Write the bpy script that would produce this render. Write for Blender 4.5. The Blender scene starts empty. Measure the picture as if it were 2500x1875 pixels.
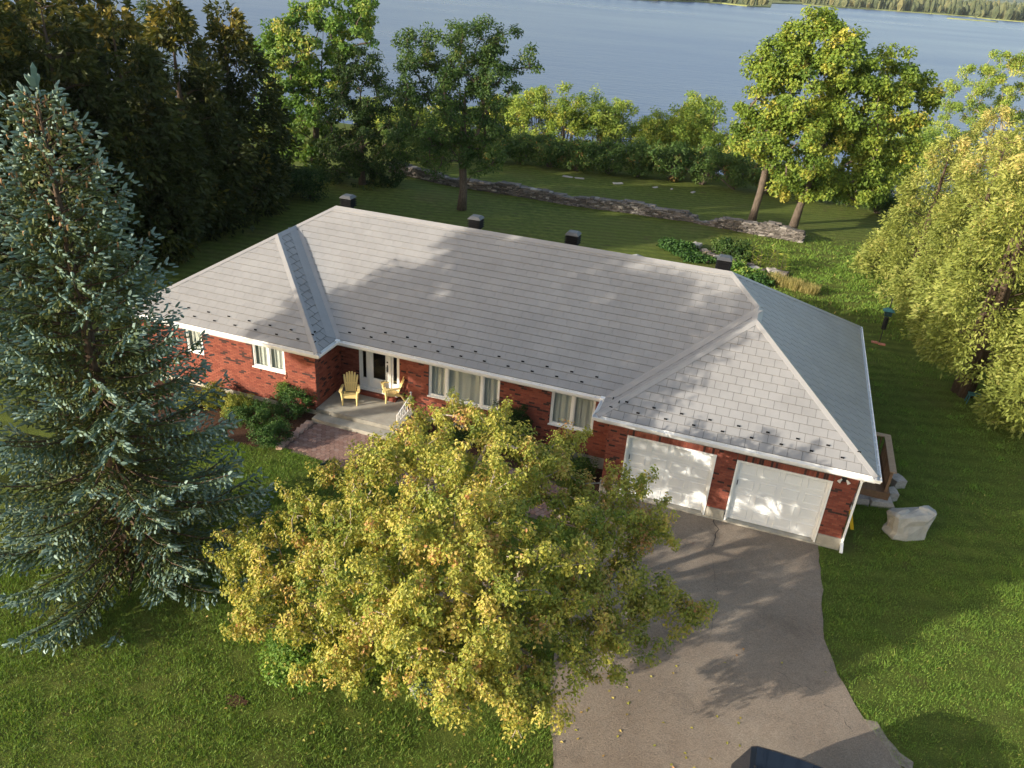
import bpy, math, random
import numpy as np

# ------------------------------------------------------------------ camera, sky, sun, exposure
sc = bpy.context.scene
C = sc.collection
PITCH, ROLL, YAW, FPX = 0.4869, -0.0717, -0.2984, 1942.9
CAM = np.array([21.304, -22.120, 14.95])
def cam_axes():
    cp, sp = math.cos(PITCH), math.sin(PITCH)
    fw = np.array([math.sin(YAW)*cp, math.cos(YAW)*cp, -sp])
    r = np.array([math.cos(YAW), -math.sin(YAW), 0.]); d = np.cross(fw, r)
    c, s = math.cos(ROLL), math.sin(ROLL)
    return np.array([c*r+s*d, -s*r+c*d, fw])
AX = cam_axes()
cam = bpy.data.cameras.new('camera'); cam_o = bpy.data.objects.new('camera', cam); C.objects.link(cam_o)
from mathutils import Matrix, Vector
cam_o.matrix_world = Matrix([[AX[0][i], -AX[1][i], -AX[2][i], CAM[i]] for i in range(3)] + [[0, 0, 0, 1]])
cam.sensor_width = 36; cam.lens = FPX/2500*36; cam.clip_start = .1; cam.clip_end = 30000
sc.camera = cam_o

SUN_AZ, SUN_EL = math.radians(44), math.radians(16)      # direction the light travels over ground, height of sun
wd = bpy.data.worlds.new('World'); sc.world = wd; wd.use_nodes = True
sky = wd.node_tree.nodes.new('ShaderNodeTexSky'); sky.sky_type = 'NISHITA'; sky.sun_disc = False
sky.sun_elevation = SUN_EL; sky.sun_rotation = math.atan2(-math.cos(SUN_AZ), -math.sin(SUN_AZ)) % (2*math.pi)
sky.air_density = 1.0; sky.dust_density = 2.0; sky.ozone_density = 0.6
bg = wd.node_tree.nodes['Background']; bg.inputs[1].default_value = 0.15
wb = wd.node_tree.nodes.new('ShaderNodeMix'); wb.data_type = 'RGBA'; wb.blend_type = 'MULTIPLY'; wb.inputs[0].default_value = 1; wb.inputs[7].default_value = (1.05, 1.0, .93, 1)
wd.node_tree.links.new(sky.outputs[0], wb.inputs[6]); wd.node_tree.links.new(wb.outputs[2], bg.inputs[0])
sl = bpy.data.lights.new('sun', 'SUN'); sl.energy = 3.7; sl.angle = math.radians(.5); sl.color = (1, .91, .77)
so = bpy.data.objects.new('sun', sl); C.objects.link(so)
sdir = Vector((math.cos(SUN_AZ)*math.cos(SUN_EL), math.sin(SUN_AZ)*math.cos(SUN_EL), -math.sin(SUN_EL)))
so.rotation_euler = sdir.to_track_quat('-Z', 'Y').to_euler(); so.location = (-20, -40, 30)
vs = sc.view_settings; vs.view_transform = 'Standard'; vs.look = 'None'; vs.gamma = 1; vs.exposure = 1.2

rng = np.random.default_rng(7); random.seed(7)

# ------------------------------------------------------------------ pixel -> place
def ss(a, b, x):
    t = np.clip((np.asarray(x, float)-a)/(b-a), 0, 1); return t*t*(3-2*t)
LAKE = -6.0
def G(x, y):
    x = np.asarray(x, float); y = np.asarray(y, float)
    z = .25*(1-ss(13.5, 17.5, x))*(1-ss(7, 13, y))
    z = z - .028*np.clip(y-10, 0, 34) - 6.6*ss(46, 92, y)
    return z
def ray(u, v): return np.array([(u-1250)/FPX, (v-937.5)/FPX, 1])@AX
def onz(u, v, z): d = ray(u, v); return CAM+d*(z-CAM[2])/d[2]
def ony(u, v, y): d = ray(u, v); return CAM+d*(y-CAM[1])/d[1]
def og(u, v):
    z = 0.
    for _ in range(12): p = onz(u, v, z); z = float(G(p[0], p[1]))
    return p
def ppm(p): return FPX/float(AX[2]@(np.asarray(p)-CAM))
FH = np.array([math.sin(YAW), math.cos(YAW), 0.])
def upright(u, v, base, off=0.):                         # point on the upright plane through base that faces the camera
    d = ray(u, v); b = np.asarray(base)+FH*off
    return CAM+d*(FH@(b-CAM))/(FH@d)

# ------------------------------------------------------------------ materials
def ramp(nt, fac, stops):
    r = nt.nodes.new('ShaderNodeValToRGB'); e = r.color_ramp.elements
    while len(e) < len(stops): e.new(.5)
    for i, (p, c) in enumerate(stops): e[i].position = p; e[i].color = (*c, 1)
    nt.links.new(fac, r.inputs[0]); return r.outputs[0]
def noise(nt, scale, detail=3, rough=.5, vec=None, dist=0):
    n = nt.nodes.new('ShaderNodeTexNoise'); n.inputs['Scale'].default_value = scale
    n.inputs['Detail'].default_value = detail; n.inputs['Roughness'].default_value = rough; n.inputs['Distortion'].default_value = dist
    if vec is None:
        g = nt.nodes.new('ShaderNodeNewGeometry'); vec = g.outputs['Position']
    nt.links.new(vec, n.inputs['Vector']); return n.outputs[0]
def mth(nt, op, a, b=None):
    m = nt.nodes.new('ShaderNodeMath'); m.operation = op
    for i, q in enumerate((a, b)):
        if q is None: continue
        if isinstance(q, (int, float)): m.inputs[i].default_value = q
        else: nt.links.new(q, m.inputs[i])
    return m.outputs[0]
def mixc(nt, fac, a, b, mode='MIX'):
    m = nt.nodes.new('ShaderNodeMix'); m.data_type = 'RGBA'; m.blend_type = mode
    for i, q in ((0, fac), (6, a), (7, b)):
        if isinstance(q, (int, float)): m.inputs[i].default_value = q
        elif isinstance(q, tuple): m.inputs[i].default_value = (*q, 1)
        else: nt.links.new(q, m.inputs[i])
    return m.outputs[2]
def rndfac(nt):
    a = nt.nodes.new('ShaderNodeAttribute'); a.attribute_name = 'rnd'
    o = nt.nodes.new('ShaderNodeObjectInfo')
    return mth(nt, 'FRACT', mth(nt, 'ADD', a.outputs['Fac'], o.outputs['Random']))
def attr(nt, name='rnd'):
    a = nt.nodes.new('ShaderNodeAttribute'); a.attribute_name = name; return a.outputs['Fac']
MATS = {}
def new(name):
    m = bpy.data.materials.new(name); m.use_nodes = True; nt = m.node_tree
    MATS[name] = m; return m, nt, nt.nodes['Principled BSDF'], nt.nodes['Material Output']
def bump(nt, p, h, strength, dist=.02):
    b = nt.nodes.new('ShaderNodeBump'); b.inputs['Strength'].default_value = strength; b.inputs['Distance'].default_value = dist
    nt.links.new(h, b.inputs['Height']); nt.links.new(b.outputs[0], p.inputs['Normal'])
def plain(name, col, rough=.6, spec=.4, metal=0, var=.12, scale=6, bmp=0, bscale=60):
    m, nt, p, o = new(name)
    lo = tuple(c*(1-var) for c in col); hi = tuple(min(1, c*(1+var)) for c in col)
    nt.links.new(ramp(nt, noise(nt, scale, 5, .6), [(.3, lo), (.7, hi)]), p.inputs['Base Color'])
    p.inputs['Roughness'].default_value = rough; p.inputs['Specular IOR Level'].default_value = spec; p.inputs['Metallic'].default_value = metal
    if bmp: bump(nt, p, noise(nt, bscale, 4, .6), bmp, .01)
    return m
def piece(name, stops, rough=.85, spec=.25, nz=.25, nscale=30, bmp=.3):     # one tone for each piece, a little grain on top
    m, nt, p, o = new(name)
    c = ramp(nt, rndfac(nt), stops); n = noise(nt, nscale, 5, .65)
    c = mixc(nt, 1, c, ramp(nt, n, [(.25, (1-nz,)*3), (.75, (1+nz*.3,)*3)]), 'MULTIPLY')
    nt.links.new(c, p.inputs['Base Color']); p.inputs['Roughness'].default_value = rough; p.inputs['Specular IOR Level'].default_value = spec
    if bmp: bump(nt, p, n, bmp, .008)
    return m
def leaf(name, stops, trans=.35, rough=.55, tcol=None, spec=.25, patch=None):
    m, nt, p, o = new(name)
    c = ramp(nt, attr(nt), stops)
    if patch:
        c = mixc(nt, ramp(nt, noise(nt, patch[1], 3, .5), [(patch[2], (0,)*3), (patch[3], (1,)*3)]), c, ramp(nt, attr(nt), patch[0]))
    nt.links.new(c, p.inputs['Base Color']); p.inputs['Roughness'].default_value = rough; p.inputs['Specular IOR Level'].default_value = spec
    t = nt.nodes.new('ShaderNodeBsdfTranslucent'); nt.links.new(mixc(nt, 1, c, tcol or (1.25, 1.15, .6), 'MULTIPLY'), t.inputs[0])
    x = nt.nodes.new('ShaderNodeMixShader'); x.inputs[0].default_value = trans
    nt.links.new(p.outputs[0], x.inputs[1]); nt.links.new(t.outputs[0], x.inputs[2]); nt.links.new(x.outputs[0], o.inputs['Surface'])
    return m

# lawn: several greens, dry patches, fine blades in the grain
m, nt, p, o = new('lawn')
n1 = noise(nt, .22, 4, .6); n2 = noise(nt, 2.2, 4, .6); n3 = noise(nt, 45, 3, .7); n4 = noise(nt, .11, 3, .5)
c = ramp(nt, n2, [(.3, (.115, .160, .025)), (.55, (.180, .230, .040)), (.75, (.26, .285, .065))])
c = mixc(nt, ramp(nt, n1, [(.52, (0,)*3), (.70, (.75,)*3)]), c, ramp(nt, n2, [(.3, (.160, .150, .046)), (.7, (.25, .21, .08))]))
c = mixc(nt, ramp(nt, n4, [(.45, (0,)*3), (.6, (.6,)*3)]), c, (.165, .215, .037))
mw = nt.nodes.new('ShaderNodeTexWave'); mw.inputs['Scale'].default_value = .42; mw.inputs['Distortion'].default_value = 1.5; mw.inputs['Detail'].default_value = 2
gp_ = nt.nodes.new('ShaderNodeNewGeometry'); mm = nt.nodes.new('ShaderNodeMapping'); mm.inputs['Rotation'].default_value = (0, 0, 1.3); nt.links.new(gp_.outputs['Position'], mm.inputs[0]); nt.links.new(mm.outputs[0], mw.inputs[0])
c = mixc(nt, 1, c, ramp(nt, mw.outputs[1], [(.2, (.90,)*3), (.8, (1.08,)*3)]), 'MULTIPLY')
n5 = noise(nt, .8, 5, .7); c = mixc(nt, ramp(nt, n5, [(.60, (0,)*3), (.74, (.7,)*3)]), c, (.165, .125, .055))
c = mixc(nt, 1, c, ramp(nt, n3, [(.3, (.55,)*3), (.7, (1.25,)*3)]), 'MULTIPLY')
nt.links.new(c, p.inputs['Base Color']); p.inputs['Roughness'].default_value = .9; p.inputs['Specular IOR Level'].default_value = .15
bump(nt, p, mth(nt, 'ADD', n3, mth(nt, 'MULTIPLY', n2, 1.5)), 1, .22)
# asphalt
m, nt, p, o = new('asphalt')
n1 = noise(nt, .5, 4, .6); n2 = noise(nt, 90, 2, .8); n3 = noise(nt, 3, 5, .65)
c = ramp(nt, n1, [(.3, (.300, .235, .178)), (.7, (.410, .335, .262))])
c = mixc(nt, ramp(nt, n3, [(.45, (0,)*3), (.75, (.35,)*3)]), c, (.34, .295, .245))
n6 = noise(nt, 28, 3, .7); c = mixc(nt, 1, c, ramp(nt, n6, [(.3, (.72,)*3), (.7, (1.22,)*3)]), 'MULTIPLY')
c = mixc(nt, ramp(nt, noise(nt, .9, 4, .7), [(.58, (0,)*3), (.72, (.35,)*3)]), c, (.10, .085, .072))
c = mixc(nt, 1, c, ramp(nt, n2, [(.25, (.45,)*3), (.5, (.95,)*3), (.8, (1.6,)*3)]), 'MULTIPLY')
nt.links.new(c, p.inputs['Base Color']); p.inputs['Roughness'].default_value = .85; p.inputs['Specular IOR Level'].default_value = .3
bump(nt, p, mth(nt, 'ADD', n2, n6), 1, .05)
# water
m, nt, p, o = new('water')
tc = nt.nodes.new('ShaderNodeNewGeometry'); mp = nt.nodes.new('ShaderNodeMapping'); mp.inputs['Scale'].default_value = (.55, 1.1, 1); mp.inputs['Rotation'].default_value = (0, 0, .5)
nt.links.new(tc.outputs['Position'], mp.inputs[0])
w1 = noise(nt, .55, 4, .6, mp.outputs[0], .3); w2 = noise(nt, .012, 3, .5, mp.outputs[0]); w3 = noise(nt, .12, 3, .6, mp.outputs[0])
nt.links.new(ramp(nt, w2, [(.35, (.036, .066, .150)), (.65, (.044, .078, .170))]), p.inputs['Base Color'])
nt.links.new(ramp(nt, w2, [(.35, (.27,)*3), (.65, (.33,)*3)]), p.inputs['Roughness']); p.inputs['Specular IOR Level'].default_value = .24; p.inputs['IOR'].default_value = 1.33
bump(nt, p, mth(nt, 'ADD', w1, w3), .55, .35)
# roof metal, one very slight tone per shingle
m, nt, p, o = new('roof_metal')
c = ramp(nt, rndfac(nt), [(0, (.250, .244, .238)), (1, (.268, .262, .256))])
c = mixc(nt, 1, c, ramp(nt, noise(nt, .9, 6, .7), [(.3, (.88,)*3), (.7, (1.07,)*3)]), 'MULTIPLY')
nt.links.new(c, p.inputs['Base Color']); p.inputs['Roughness'].default_value = .50; p.inputs['Specular IOR Level'].default_value = .5
bump(nt, p, noise(nt, 160, 2, .7), .15, .004)
plain('roof_under', (.06, .058, .056), .8, .2, 0, .1, 3)  # darkened so the gaps between shingles read as shadow lines
plain('roof_cap', (.275, .268, .262), .42, .5, 0, .05, 3)
BR = [(0, (.170, .048, .033)), (.35, (.235, .068, .045)), (.62, (.285, .092, .060)), (.88, (.200, .058, .040)), (.92, (.045, .028, .026)), (1, (.065, .036, .032))]
piece('brick', BR, .9, .2, .3, 45, .5)
plain('mortar', (.13, .072, .058), .95, .1, 0, .2, 20)
m, nt, p, o = new('brick_far')
bt = nt.nodes.new('ShaderNodeTexBrick'); bt.inputs['Scale'].default_value = 5
bt.inputs['Color1'].default_value = (.235, .055, .036, 1); bt.inputs['Color2'].default_value = (.19, .042, .03, 1); bt.inputs['Mortar'].default_value = (.13, .072, .058, 1)
nt.links.new(bt.outputs[0], p.inputs['Base Color']); p.inputs['Roughness'].default_value = .9
plain('white_paint', (.78, .78, .76), .45, .4, 0, .04, 4)
plain('white_gutter', (.80, .80, .79), .4, .4, 0, .05, 5)
plain('door_white', (.74, .75, .75), .38, .4, 0, .03, 3)
plain('concrete', (.36, .335, .28), .9, .2, 0, .16, 3, .4, 90)
plain('concrete_dark', (.25, .235, .20), .9, .2, 0, .2, 3, .4, 90)
plain('black_metal', (.016, .016, .018), .4, .5, 0, .2)
plain('vent_metal', (.006, .0062, .007), .75, .12, 0, .15)
plain('vent_cap', (.050, .053, .058), .5, .6, 0, .1)
plain('yellow_plastic', (.80, .62, .26), .45, .4, 0, .05, 3)
plain('iron_white', (.75, .73, .70), .5, .4, 0, .1, 30)
piece('deck_wood', [(0, (.20, .115, .062)), (1, (.285, .165, .09))], .75, .3, .3, 14, .3)
plain('rail_wood', (.36, .25, .16), .75, .3, 0, .18, 12)
piece('stone', [(0, (.10, .088, .078)), (.5, (.165, .145, .128)), (.9, (.235, .21, .19)), (1, (.42, .39, .35))], .95, .2, .45, 16, .9)
piece('stone_pale', [(0, (.34, .31, .28)), (1, (.50, .46, .41))], .95, .2, .35, 16, .8)
piece('stone_pink', [(0, (.40, .27, .22)), (1, (.50, .36, .29))], .9, .2, .25, 20, .5)
piece('paver', [(0, (.255, .150, .120)), (.6, (.31, .195, .155)), (1, (.35, .24, .20))], .9, .2, .25, 40, .4)
plain('sand_joint', (.15, .105, .085), .95, .1, 0, .25, 20)
plain('mulch', (.075, .040, .026), 1, .1, 0, .5, 22, .9, 40)
plain('gravel_sand', (.22, .185, .145), .95, .1, 0, .35, 12, .8, 50)
plain('tarp', (.31, .31, .29), .75, .25, 0, .14, 4, .25, 25)
plain('teal_plastic', (.030, .11, .115), .45, .4, 0, .1)
plain('dark_teal', (.012, .035, .037), .5, .4, 0, .2)
plain('red_brick_base', (.42, .17, .11), .9, .2, 0, .2)
plain('safety_yellow', (.78, .48, .02), .5, .4, 0, .05)
plain('car_paint', (.006, .009, .016), .14, .5, 0, .1)
plain('car_trim', (.010, .010, .011), .5, .4, 0, .1)
plain('chrome', (.6, .6, .6), .2, .5, .9, .05)
plain('tyre', (.015, .015, .015), .85, .2, 0, .2)
plain('lamp_red', (.35, .01, .01), .2, .5, 0, .05)
plain('curtain', (.46, .47, .45), .95, .1, 0, .05, 2)
plain('interior', (.05, .045, .04), .95, .1, 0, .2, 2)
m, nt, p, o = new('glass')
gl = nt.nodes.new('ShaderNodeBsdfGlossy'); gl.inputs['Roughness'].default_value = .02
tr = nt.nodes.new('ShaderNodeBsdfTransparent'); tr.inputs[0].default_value = (.92, .94, .93, 1)
fr = nt.nodes.new('ShaderNodeFresnel'); fr.inputs[0].default_value = 1.5
mx = nt.nodes.new('ShaderNodeMixShader'); bk = nt.nodes.new('ShaderNodeNewGeometry'); nt.links.new(mth(nt, 'MULTIPLY', fr.outputs[0], mth(nt, 'SUBTRACT', 1., bk.outputs['Backfacing'])), mx.inputs[0]); nt.links.new(tr.outputs[0], mx.inputs[1]); nt.links.new(gl.outputs[0], mx.inputs[2]); nt.links.new(mx.outputs[0], o.inputs['Surface'])
m, nt, p, o = new('car_glass'); p.inputs['Base Color'].default_value = (.008, .009, .010, 1); p.inputs['Roughness'].default_value = .04
def barkm(name, a, b):
    m, nt, p, o = new(name)
    g = nt.nodes.new('ShaderNodeNewGeometry'); q = nt.nodes.new('ShaderNodeMapping'); q.inputs['Scale'].default_value = (1, 1, .22)
    nt.links.new(g.outputs['Position'], q.inputs[0]); n = noise(nt, 16, 5, .7, q.outputs[0])
    nt.links.new(ramp(nt, n, [(.3, a), (.7, b)]), p.inputs['Base Color']); p.inputs['Roughness'].default_value = .95; p.inputs['Specular IOR Level'].default_value = .15
    bump(nt, p, n, 1, .04)
barkm('bark', (.060, .045, .034), (.17, .135, .105)); barkm('bark_pale', (.20, .17, .14), (.42, .37, .31)); barkm('bark_red', (.05, .034, .024), (.14, .10, .07))
leaf('leaf_amber', [(0, (.140, .195, .034)), (.35, (.290, .315, .058)), (.65, (.430, .395, .088)), (.88, (.500, .385, .125)), (1, (.460, .240, .105))], .36, .5, (1.15, 1.08, .55),
     patch=([(0, (.070, .140, .024)), (.6, (.190, .260, .045)), (1, (.34, .33, .08))], .55, .56, .72))
leaf('leaf_maple', [(0, (0.081, 0.145, 0.023)), (.5, (0.185, 0.266, 0.039)), (.85, (0.306, 0.346, 0.057)), (1, (0.451, 0.402, 0.081))], .38)
leaf('leaf_lime', [(0, (0.068, 0.149, 0.027)), (.5, (0.135, 0.243, 0.043)), (.85, (0.230, 0.324, 0.068)), (1, (0.365, 0.351, 0.081))], .38)
leaf('leaf_oak', [(0, (0.030, 0.068, 0.016)), (.5, (0.061, 0.115, 0.024)), (.85, (0.101, 0.162, 0.035)), (1, (0.189, 0.209, 0.054))], .3)
leaf('leaf_dark', [(0, (.018, .042, .010)), (.5, (.036, .072, .014)), (.9, (.065, .105, .022)), (1, (.12, .13, .03))], .28)
leaf('leaf_box', [(0, (0.026, 0.070, 0.014)), (.6, (0.054, 0.120, 0.024)), (1, (0.102, 0.180, 0.042))], .25)
leaf('leaf_gold', [(0, (0.113, 0.164, 0.024)), (.6, (0.224, 0.254, 0.041)), (1, (0.359, 0.329, 0.075))], .3)
leaf('leaf_shrub', [(0, (0.122, 0.203, 0.037)), (.5, (0.253, 0.344, 0.060)), (.9, (0.405, 0.437, 0.091)), (1, (0.569, 0.487, 0.122))], .35)
leaf('leaf_sumac', [(0, (0.039, 0.081, 0.018)), (.5, (0.075, 0.137, 0.029)), (.9, (0.143, 0.202, 0.046)), (1, (0.260, 0.169, 0.052))], .3)
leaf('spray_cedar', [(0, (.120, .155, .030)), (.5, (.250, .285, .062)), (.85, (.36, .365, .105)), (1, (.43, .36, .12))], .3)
leaf('spray_cedar_shaded', [(0, (.018, .028, .007)), (.5, (.040, .053, .011)), (.80, (.085, .092, .018)), (1, (.24, .19, .035))], .25)  # cedar colour darkened for the shade it stands in; gold stop for sunlit tops
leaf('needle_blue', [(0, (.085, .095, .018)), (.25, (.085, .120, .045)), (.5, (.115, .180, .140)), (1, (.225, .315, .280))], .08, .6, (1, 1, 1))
leaf('cone_scale', [(0, (.22, .115, .05)), (1, (.40, .24, .12))], .05)
leaf('grass_blade', [(0, (0.084, 0.175, 0.025)), (.5, (0.167, 0.277, 0.043)), (.85, (0.264, 0.358, 0.066)), (1, (0.556, 0.436, 0.163))], .3, .6)
leaf('grass_gold', [(0, (.20, .20, .06)), (.6, (.38, .33, .12)), (1, (.52, .44, .20))], .3, .6)
leaf('far_leaf', [(0, (.045, .062, .030)), (.5, (.085, .100, .045)), (1, (.15, .14, .06))], .1, .8)
plain('far_field', (.17, .19, .07), .95, .1, 0, .35, .006)
plain('far_hill', (.060, .085, .040), .95, .1, 0, .25, .004)

# ------------------------------------------------------------------ mesh helpers
class MB:
    def __init__(s): s.v = []; s.f = []; s.r = []; s.n = 0
    def add(s, v, f, r=None):
        v = np.asarray(v, float); s.v.append(v)
        if isinstance(f, np.ndarray): s.f.append(f+s.n); k = len(f)
        else: s.f.append([[i+s.n for i in q] for q in f]); k = len(f)
        r = random.random() if r is None else r
        s.r.append(np.full(k, r) if np.isscalar(r) else np.asarray(r)); s.n += len(v); return s
    def box(s, x0, x1, y0, y1, z0, z1, r=None):
        v = [(x, y, z) for z in (z0, z1) for y in (y0, y1) for x in (x0, x1)]
        return s.add(v, [(0, 2, 3, 1), (4, 5, 7, 6), (0, 1, 5, 4), (2, 6, 7, 3), (0, 4, 6, 2), (1, 3, 7, 5)], r)
    def bar(s, p, q, w, h=None, up=(0, 0, 1), r=None):
        p = np.array(p, float); q = np.array(q, float); h = h or w
        d = q-p; d /= np.linalg.norm(d); up = np.array(up, float)
        if abs(d@up) > .95: up = np.array([1., 0, 0])
        a = np.cross(d, up); a /= np.linalg.norm(a); b = np.cross(a, d)
        v = [e+a*i*w/2+b*j*h/2 for e in (p, q) for i, j in ((-1, -1), (1, -1), (1, 1), (-1, 1))]
        return s.add(v, [(0, 3, 2, 1), (4, 5, 6, 7), (0, 1, 5, 4), (1, 2, 6, 5), (2, 3, 7, 6), (3, 0, 4, 7)], r)
    def tube(s, P, R, k=6, r=None, cap=True):
        P = np.asarray(P, float); n = len(P); R = np.broadcast_to(np.asarray(R, float), (n,))
        T = np.gradient(P, axis=0); T /= np.linalg.norm(T, axis=1)[:, None]+1e-9
        ref = np.array([0, 0, 1.]) if abs(T[0, 2]) < .8 else np.array([1., 0, 0])
        A = np.cross(T, ref); A /= np.linalg.norm(A, axis=1)[:, None]+1e-9; B = np.cross(T, A)
        th = np.arange(k)*2*math.pi/k
        v = (P[:, None]+R[:, None, None]*(A[:, None]*np.cos(th)[None, :, None]+B[:, None]*np.sin(th)[None, :, None])).reshape(-1, 3)
        f = [(i*k+j, i*k+(j+1) % k, (i+1)*k+(j+1) % k, (i+1)*k+j) for i in range(n-1) for j in range(k)]
        if cap: f += [tuple(range(k))[::-1], tuple((n-1)*k+j for j in range(k))]
        return s.add(v, f, r)
    def loft(s, rings, r=None, cap=True):
        k = len(rings[0]); n = len(rings); v = np.concatenate([np.asarray(q, float) for q in rings])
        f = [(i*k+j, i*k+(j+1) % k, (i+1)*k+(j+1) % k, (i+1)*k+j) for i in range(n-1) for j in range(k)]
        if cap: f += [tuple(range(k))[::-1], tuple((n-1)*k+j for j in range(k))]
        return s.add(v, f, r)
    def prism(s, poly, z0, z1, r=None):
        k = len(poly); v = [(x, y, z0) for x, y in poly]+[(x, y, z1) for x, y in poly]
        return s.add(v, [tuple(range(k))[::-1], tuple(range(k, 2*k))]+[(i, (i+1) % k, k+(i+1) % k, k+i) for i in range(k)], r)
    def mesh(s, name):
        me = bpy.data.meshes.new(name)
        if not s.v: return me
        V = np.concatenate(s.v); loops = []; tot = []
        for f in s.f:
            if isinstance(f, np.ndarray): loops.append(f.ravel()); tot.append(np.full(len(f), f.shape[1]))
            else: loops.append(np.array([i for q in f for i in q])); tot.append(np.array([len(q) for q in f]))
        Lp = np.concatenate(loops).astype(np.int32); T = np.concatenate(tot).astype(np.int32)
        me.vertices.add(len(V)); me.vertices.foreach_set('co', V.astype(np.float32).ravel())
        me.loops.add(len(Lp)); me.loops.foreach_set('vertex_index', Lp)
        me.polygons.add(len(T)); me.polygons.foreach_set('loop_start', np.concatenate([[0], np.cumsum(T)[:-1]]).astype(np.int32))
        me.update(calc_edges=True); me.shade_flat()
        a = me.attributes.new('rnd', 'FLOAT', 'FACE'); a.data.foreach_set('value', np.concatenate(s.r).astype(np.float32))
        return me
    def build(s, name, mat, parent=None, smooth=False):
        return put(name, s.mesh(name), mat, parent, smooth)
def put(name, me, mat, parent=None, smooth=False):
    if mat and not me.materials: me.materials.append(MATS[mat])
    if smooth: me.shade_smooth()
    o = bpy.data.objects.new(name, me); C.objects.link(o)
    if parent is not None:
        o.parent = parent; o.matrix_parent_inverse = parent.matrix_world.inverted()
    return o
def tag(o, label=None, cat=None, group=None, kind=None):
    for k, q in (('label', label), ('category', cat), ('group', group), ('kind', kind)):
        if q: o[k] = q
    return o
def thing(name, loc, label, cat, group=None):
    o = bpy.data.objects.new(name, None); C.objects.link(o); o.location = [float(q) for q in loc]; o.empty_display_size = .2
    o.matrix_world = Matrix.Translation(o.location); return tag(o, label, cat, group)
def unit(a): return a/(np.linalg.norm(a, axis=-1, keepdims=True)+1e-9)
def leaves(mb, pos, axis, nrm, length, width, rnd, fold=.25):
    pos = np.asarray(pos); n = len(pos); axis = unit(axis); side = unit(np.cross(nrm, axis)); nn = unit(np.cross(axis, side))
    l = np.broadcast_to(length, n)[:, None]; w = np.broadcast_to(width, n)[:, None]
    b = pos; t = pos+axis*l; m = pos+axis*l*.45
    v = np.stack([b, m-side*w/2+nn*w*fold, t, m+side*w/2+nn*w*fold], 1).reshape(-1, 3)
    i = np.arange(n)[:, None]*4; f = np.concatenate([i+np.array([[0, 1, 2]]), i+np.array([[0, 2, 3]])], 1).reshape(-1, 3)
    mb.add(v, f, np.repeat(np.clip(rnd, 0, 1), 2)); return mb

# ================================================================== the setting
# ground: one sheet of lawn that falls away under the lake
xs = np.unique(np.concatenate([np.linspace(-1500, -60, 15), np.linspace(-60, 70, 88), np.linspace(70, 1500, 15)]))
ys = np.unique(np.concatenate([np.linspace(-400, -40, 8), np.linspace(-40, 100, 100), np.linspace(100, 1300, 10)]))
X, Y = np.meshgrid(xs, ys); near = np.exp(-((X-10)/40)**2-((Y-15)/35)**2)
Z = G(X, Y)+.035*near*np.sin(X*.9+np.sin(Y*.6))*np.sin(Y*.7)*np.clip((np.abs(X-12)>16)|(Y>12), 0, 1)
nx, ny = len(xs), len(ys); i = (np.arange(ny-1)[:, None]*nx+np.arange(nx-1)[None, :]).ravel()
ground = MB().add(np.stack([X, Y, Z], -1).reshape(-1, 3), np.stack([i, i+1, i+nx+1, i+nx], 1), 0.).build('ground', 'lawn', smooth=True); tag(ground, kind='structure')
lake = MB().add([(-9000, 55, LAKE), (9000, 55, LAKE), (9000, 14000, LAKE), (-9000, 14000, LAKE)], [(0, 1, 2, 3)], 0.).build('lake', 'water'); tag(lake, kind='structure')

# far shore
def fz(a, b): return onz(1600+a*.4069, b*.4069, LAKE)
SH = [(-900, -26), (-300, -6), (0, 6), (250, 13), (400, 23), (550, 39), (690, 46)]
SH2 = [(700, 22), (880, 27), (1060, 44), (1320, 60), (1600, 80), (1880, 101), (2000, 116), (2212, 134), (2700, 190)]
front = [fz(*q)[:2] for q in SH]+[fz(*q)[:2] for q in SH2]
front = [(-3000., 1100.)]+[tuple(q) for q in front]+[(1200., 1500.), (9000., 1900.)]
def land(poly, z0, z1, name, mat):
    o = MB().prism(poly, z0, z1, 0.).build(name, mat); return tag(o, kind='structure')
land(front+[(9000., 12000.), (-9000., 12000.)], LAKE-3, LAKE+.8, 'far_shore', 'far_field')
hm = MB(); hx = np.linspace(-4200, 6500, 60)
for row, (hy, hh) in enumerate(((5200, 70), (7600, 150))):
    top = [(x, hy+40*math.sin(x*.001), LAKE+hh*(.45+.3*math.sin(x*.0011+row)+.25*math.sin(x*.0031+2*row))) for x in hx]
    v = [(x, hy-500, LAKE) for x in hx]+top+[(x, hy+900, LAKE) for x in hx]; n = len(hx)
    hm.add(v, [(i, i+1, n+i+1, n+i) for i in range(n-1)]+[(n+i, n+i+1, 2*n+i+1, 2*n+i) for i in range(n-1)], .5)
tag(hm.build('hills', 'far_hill', smooth=True), kind='structure')
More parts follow.
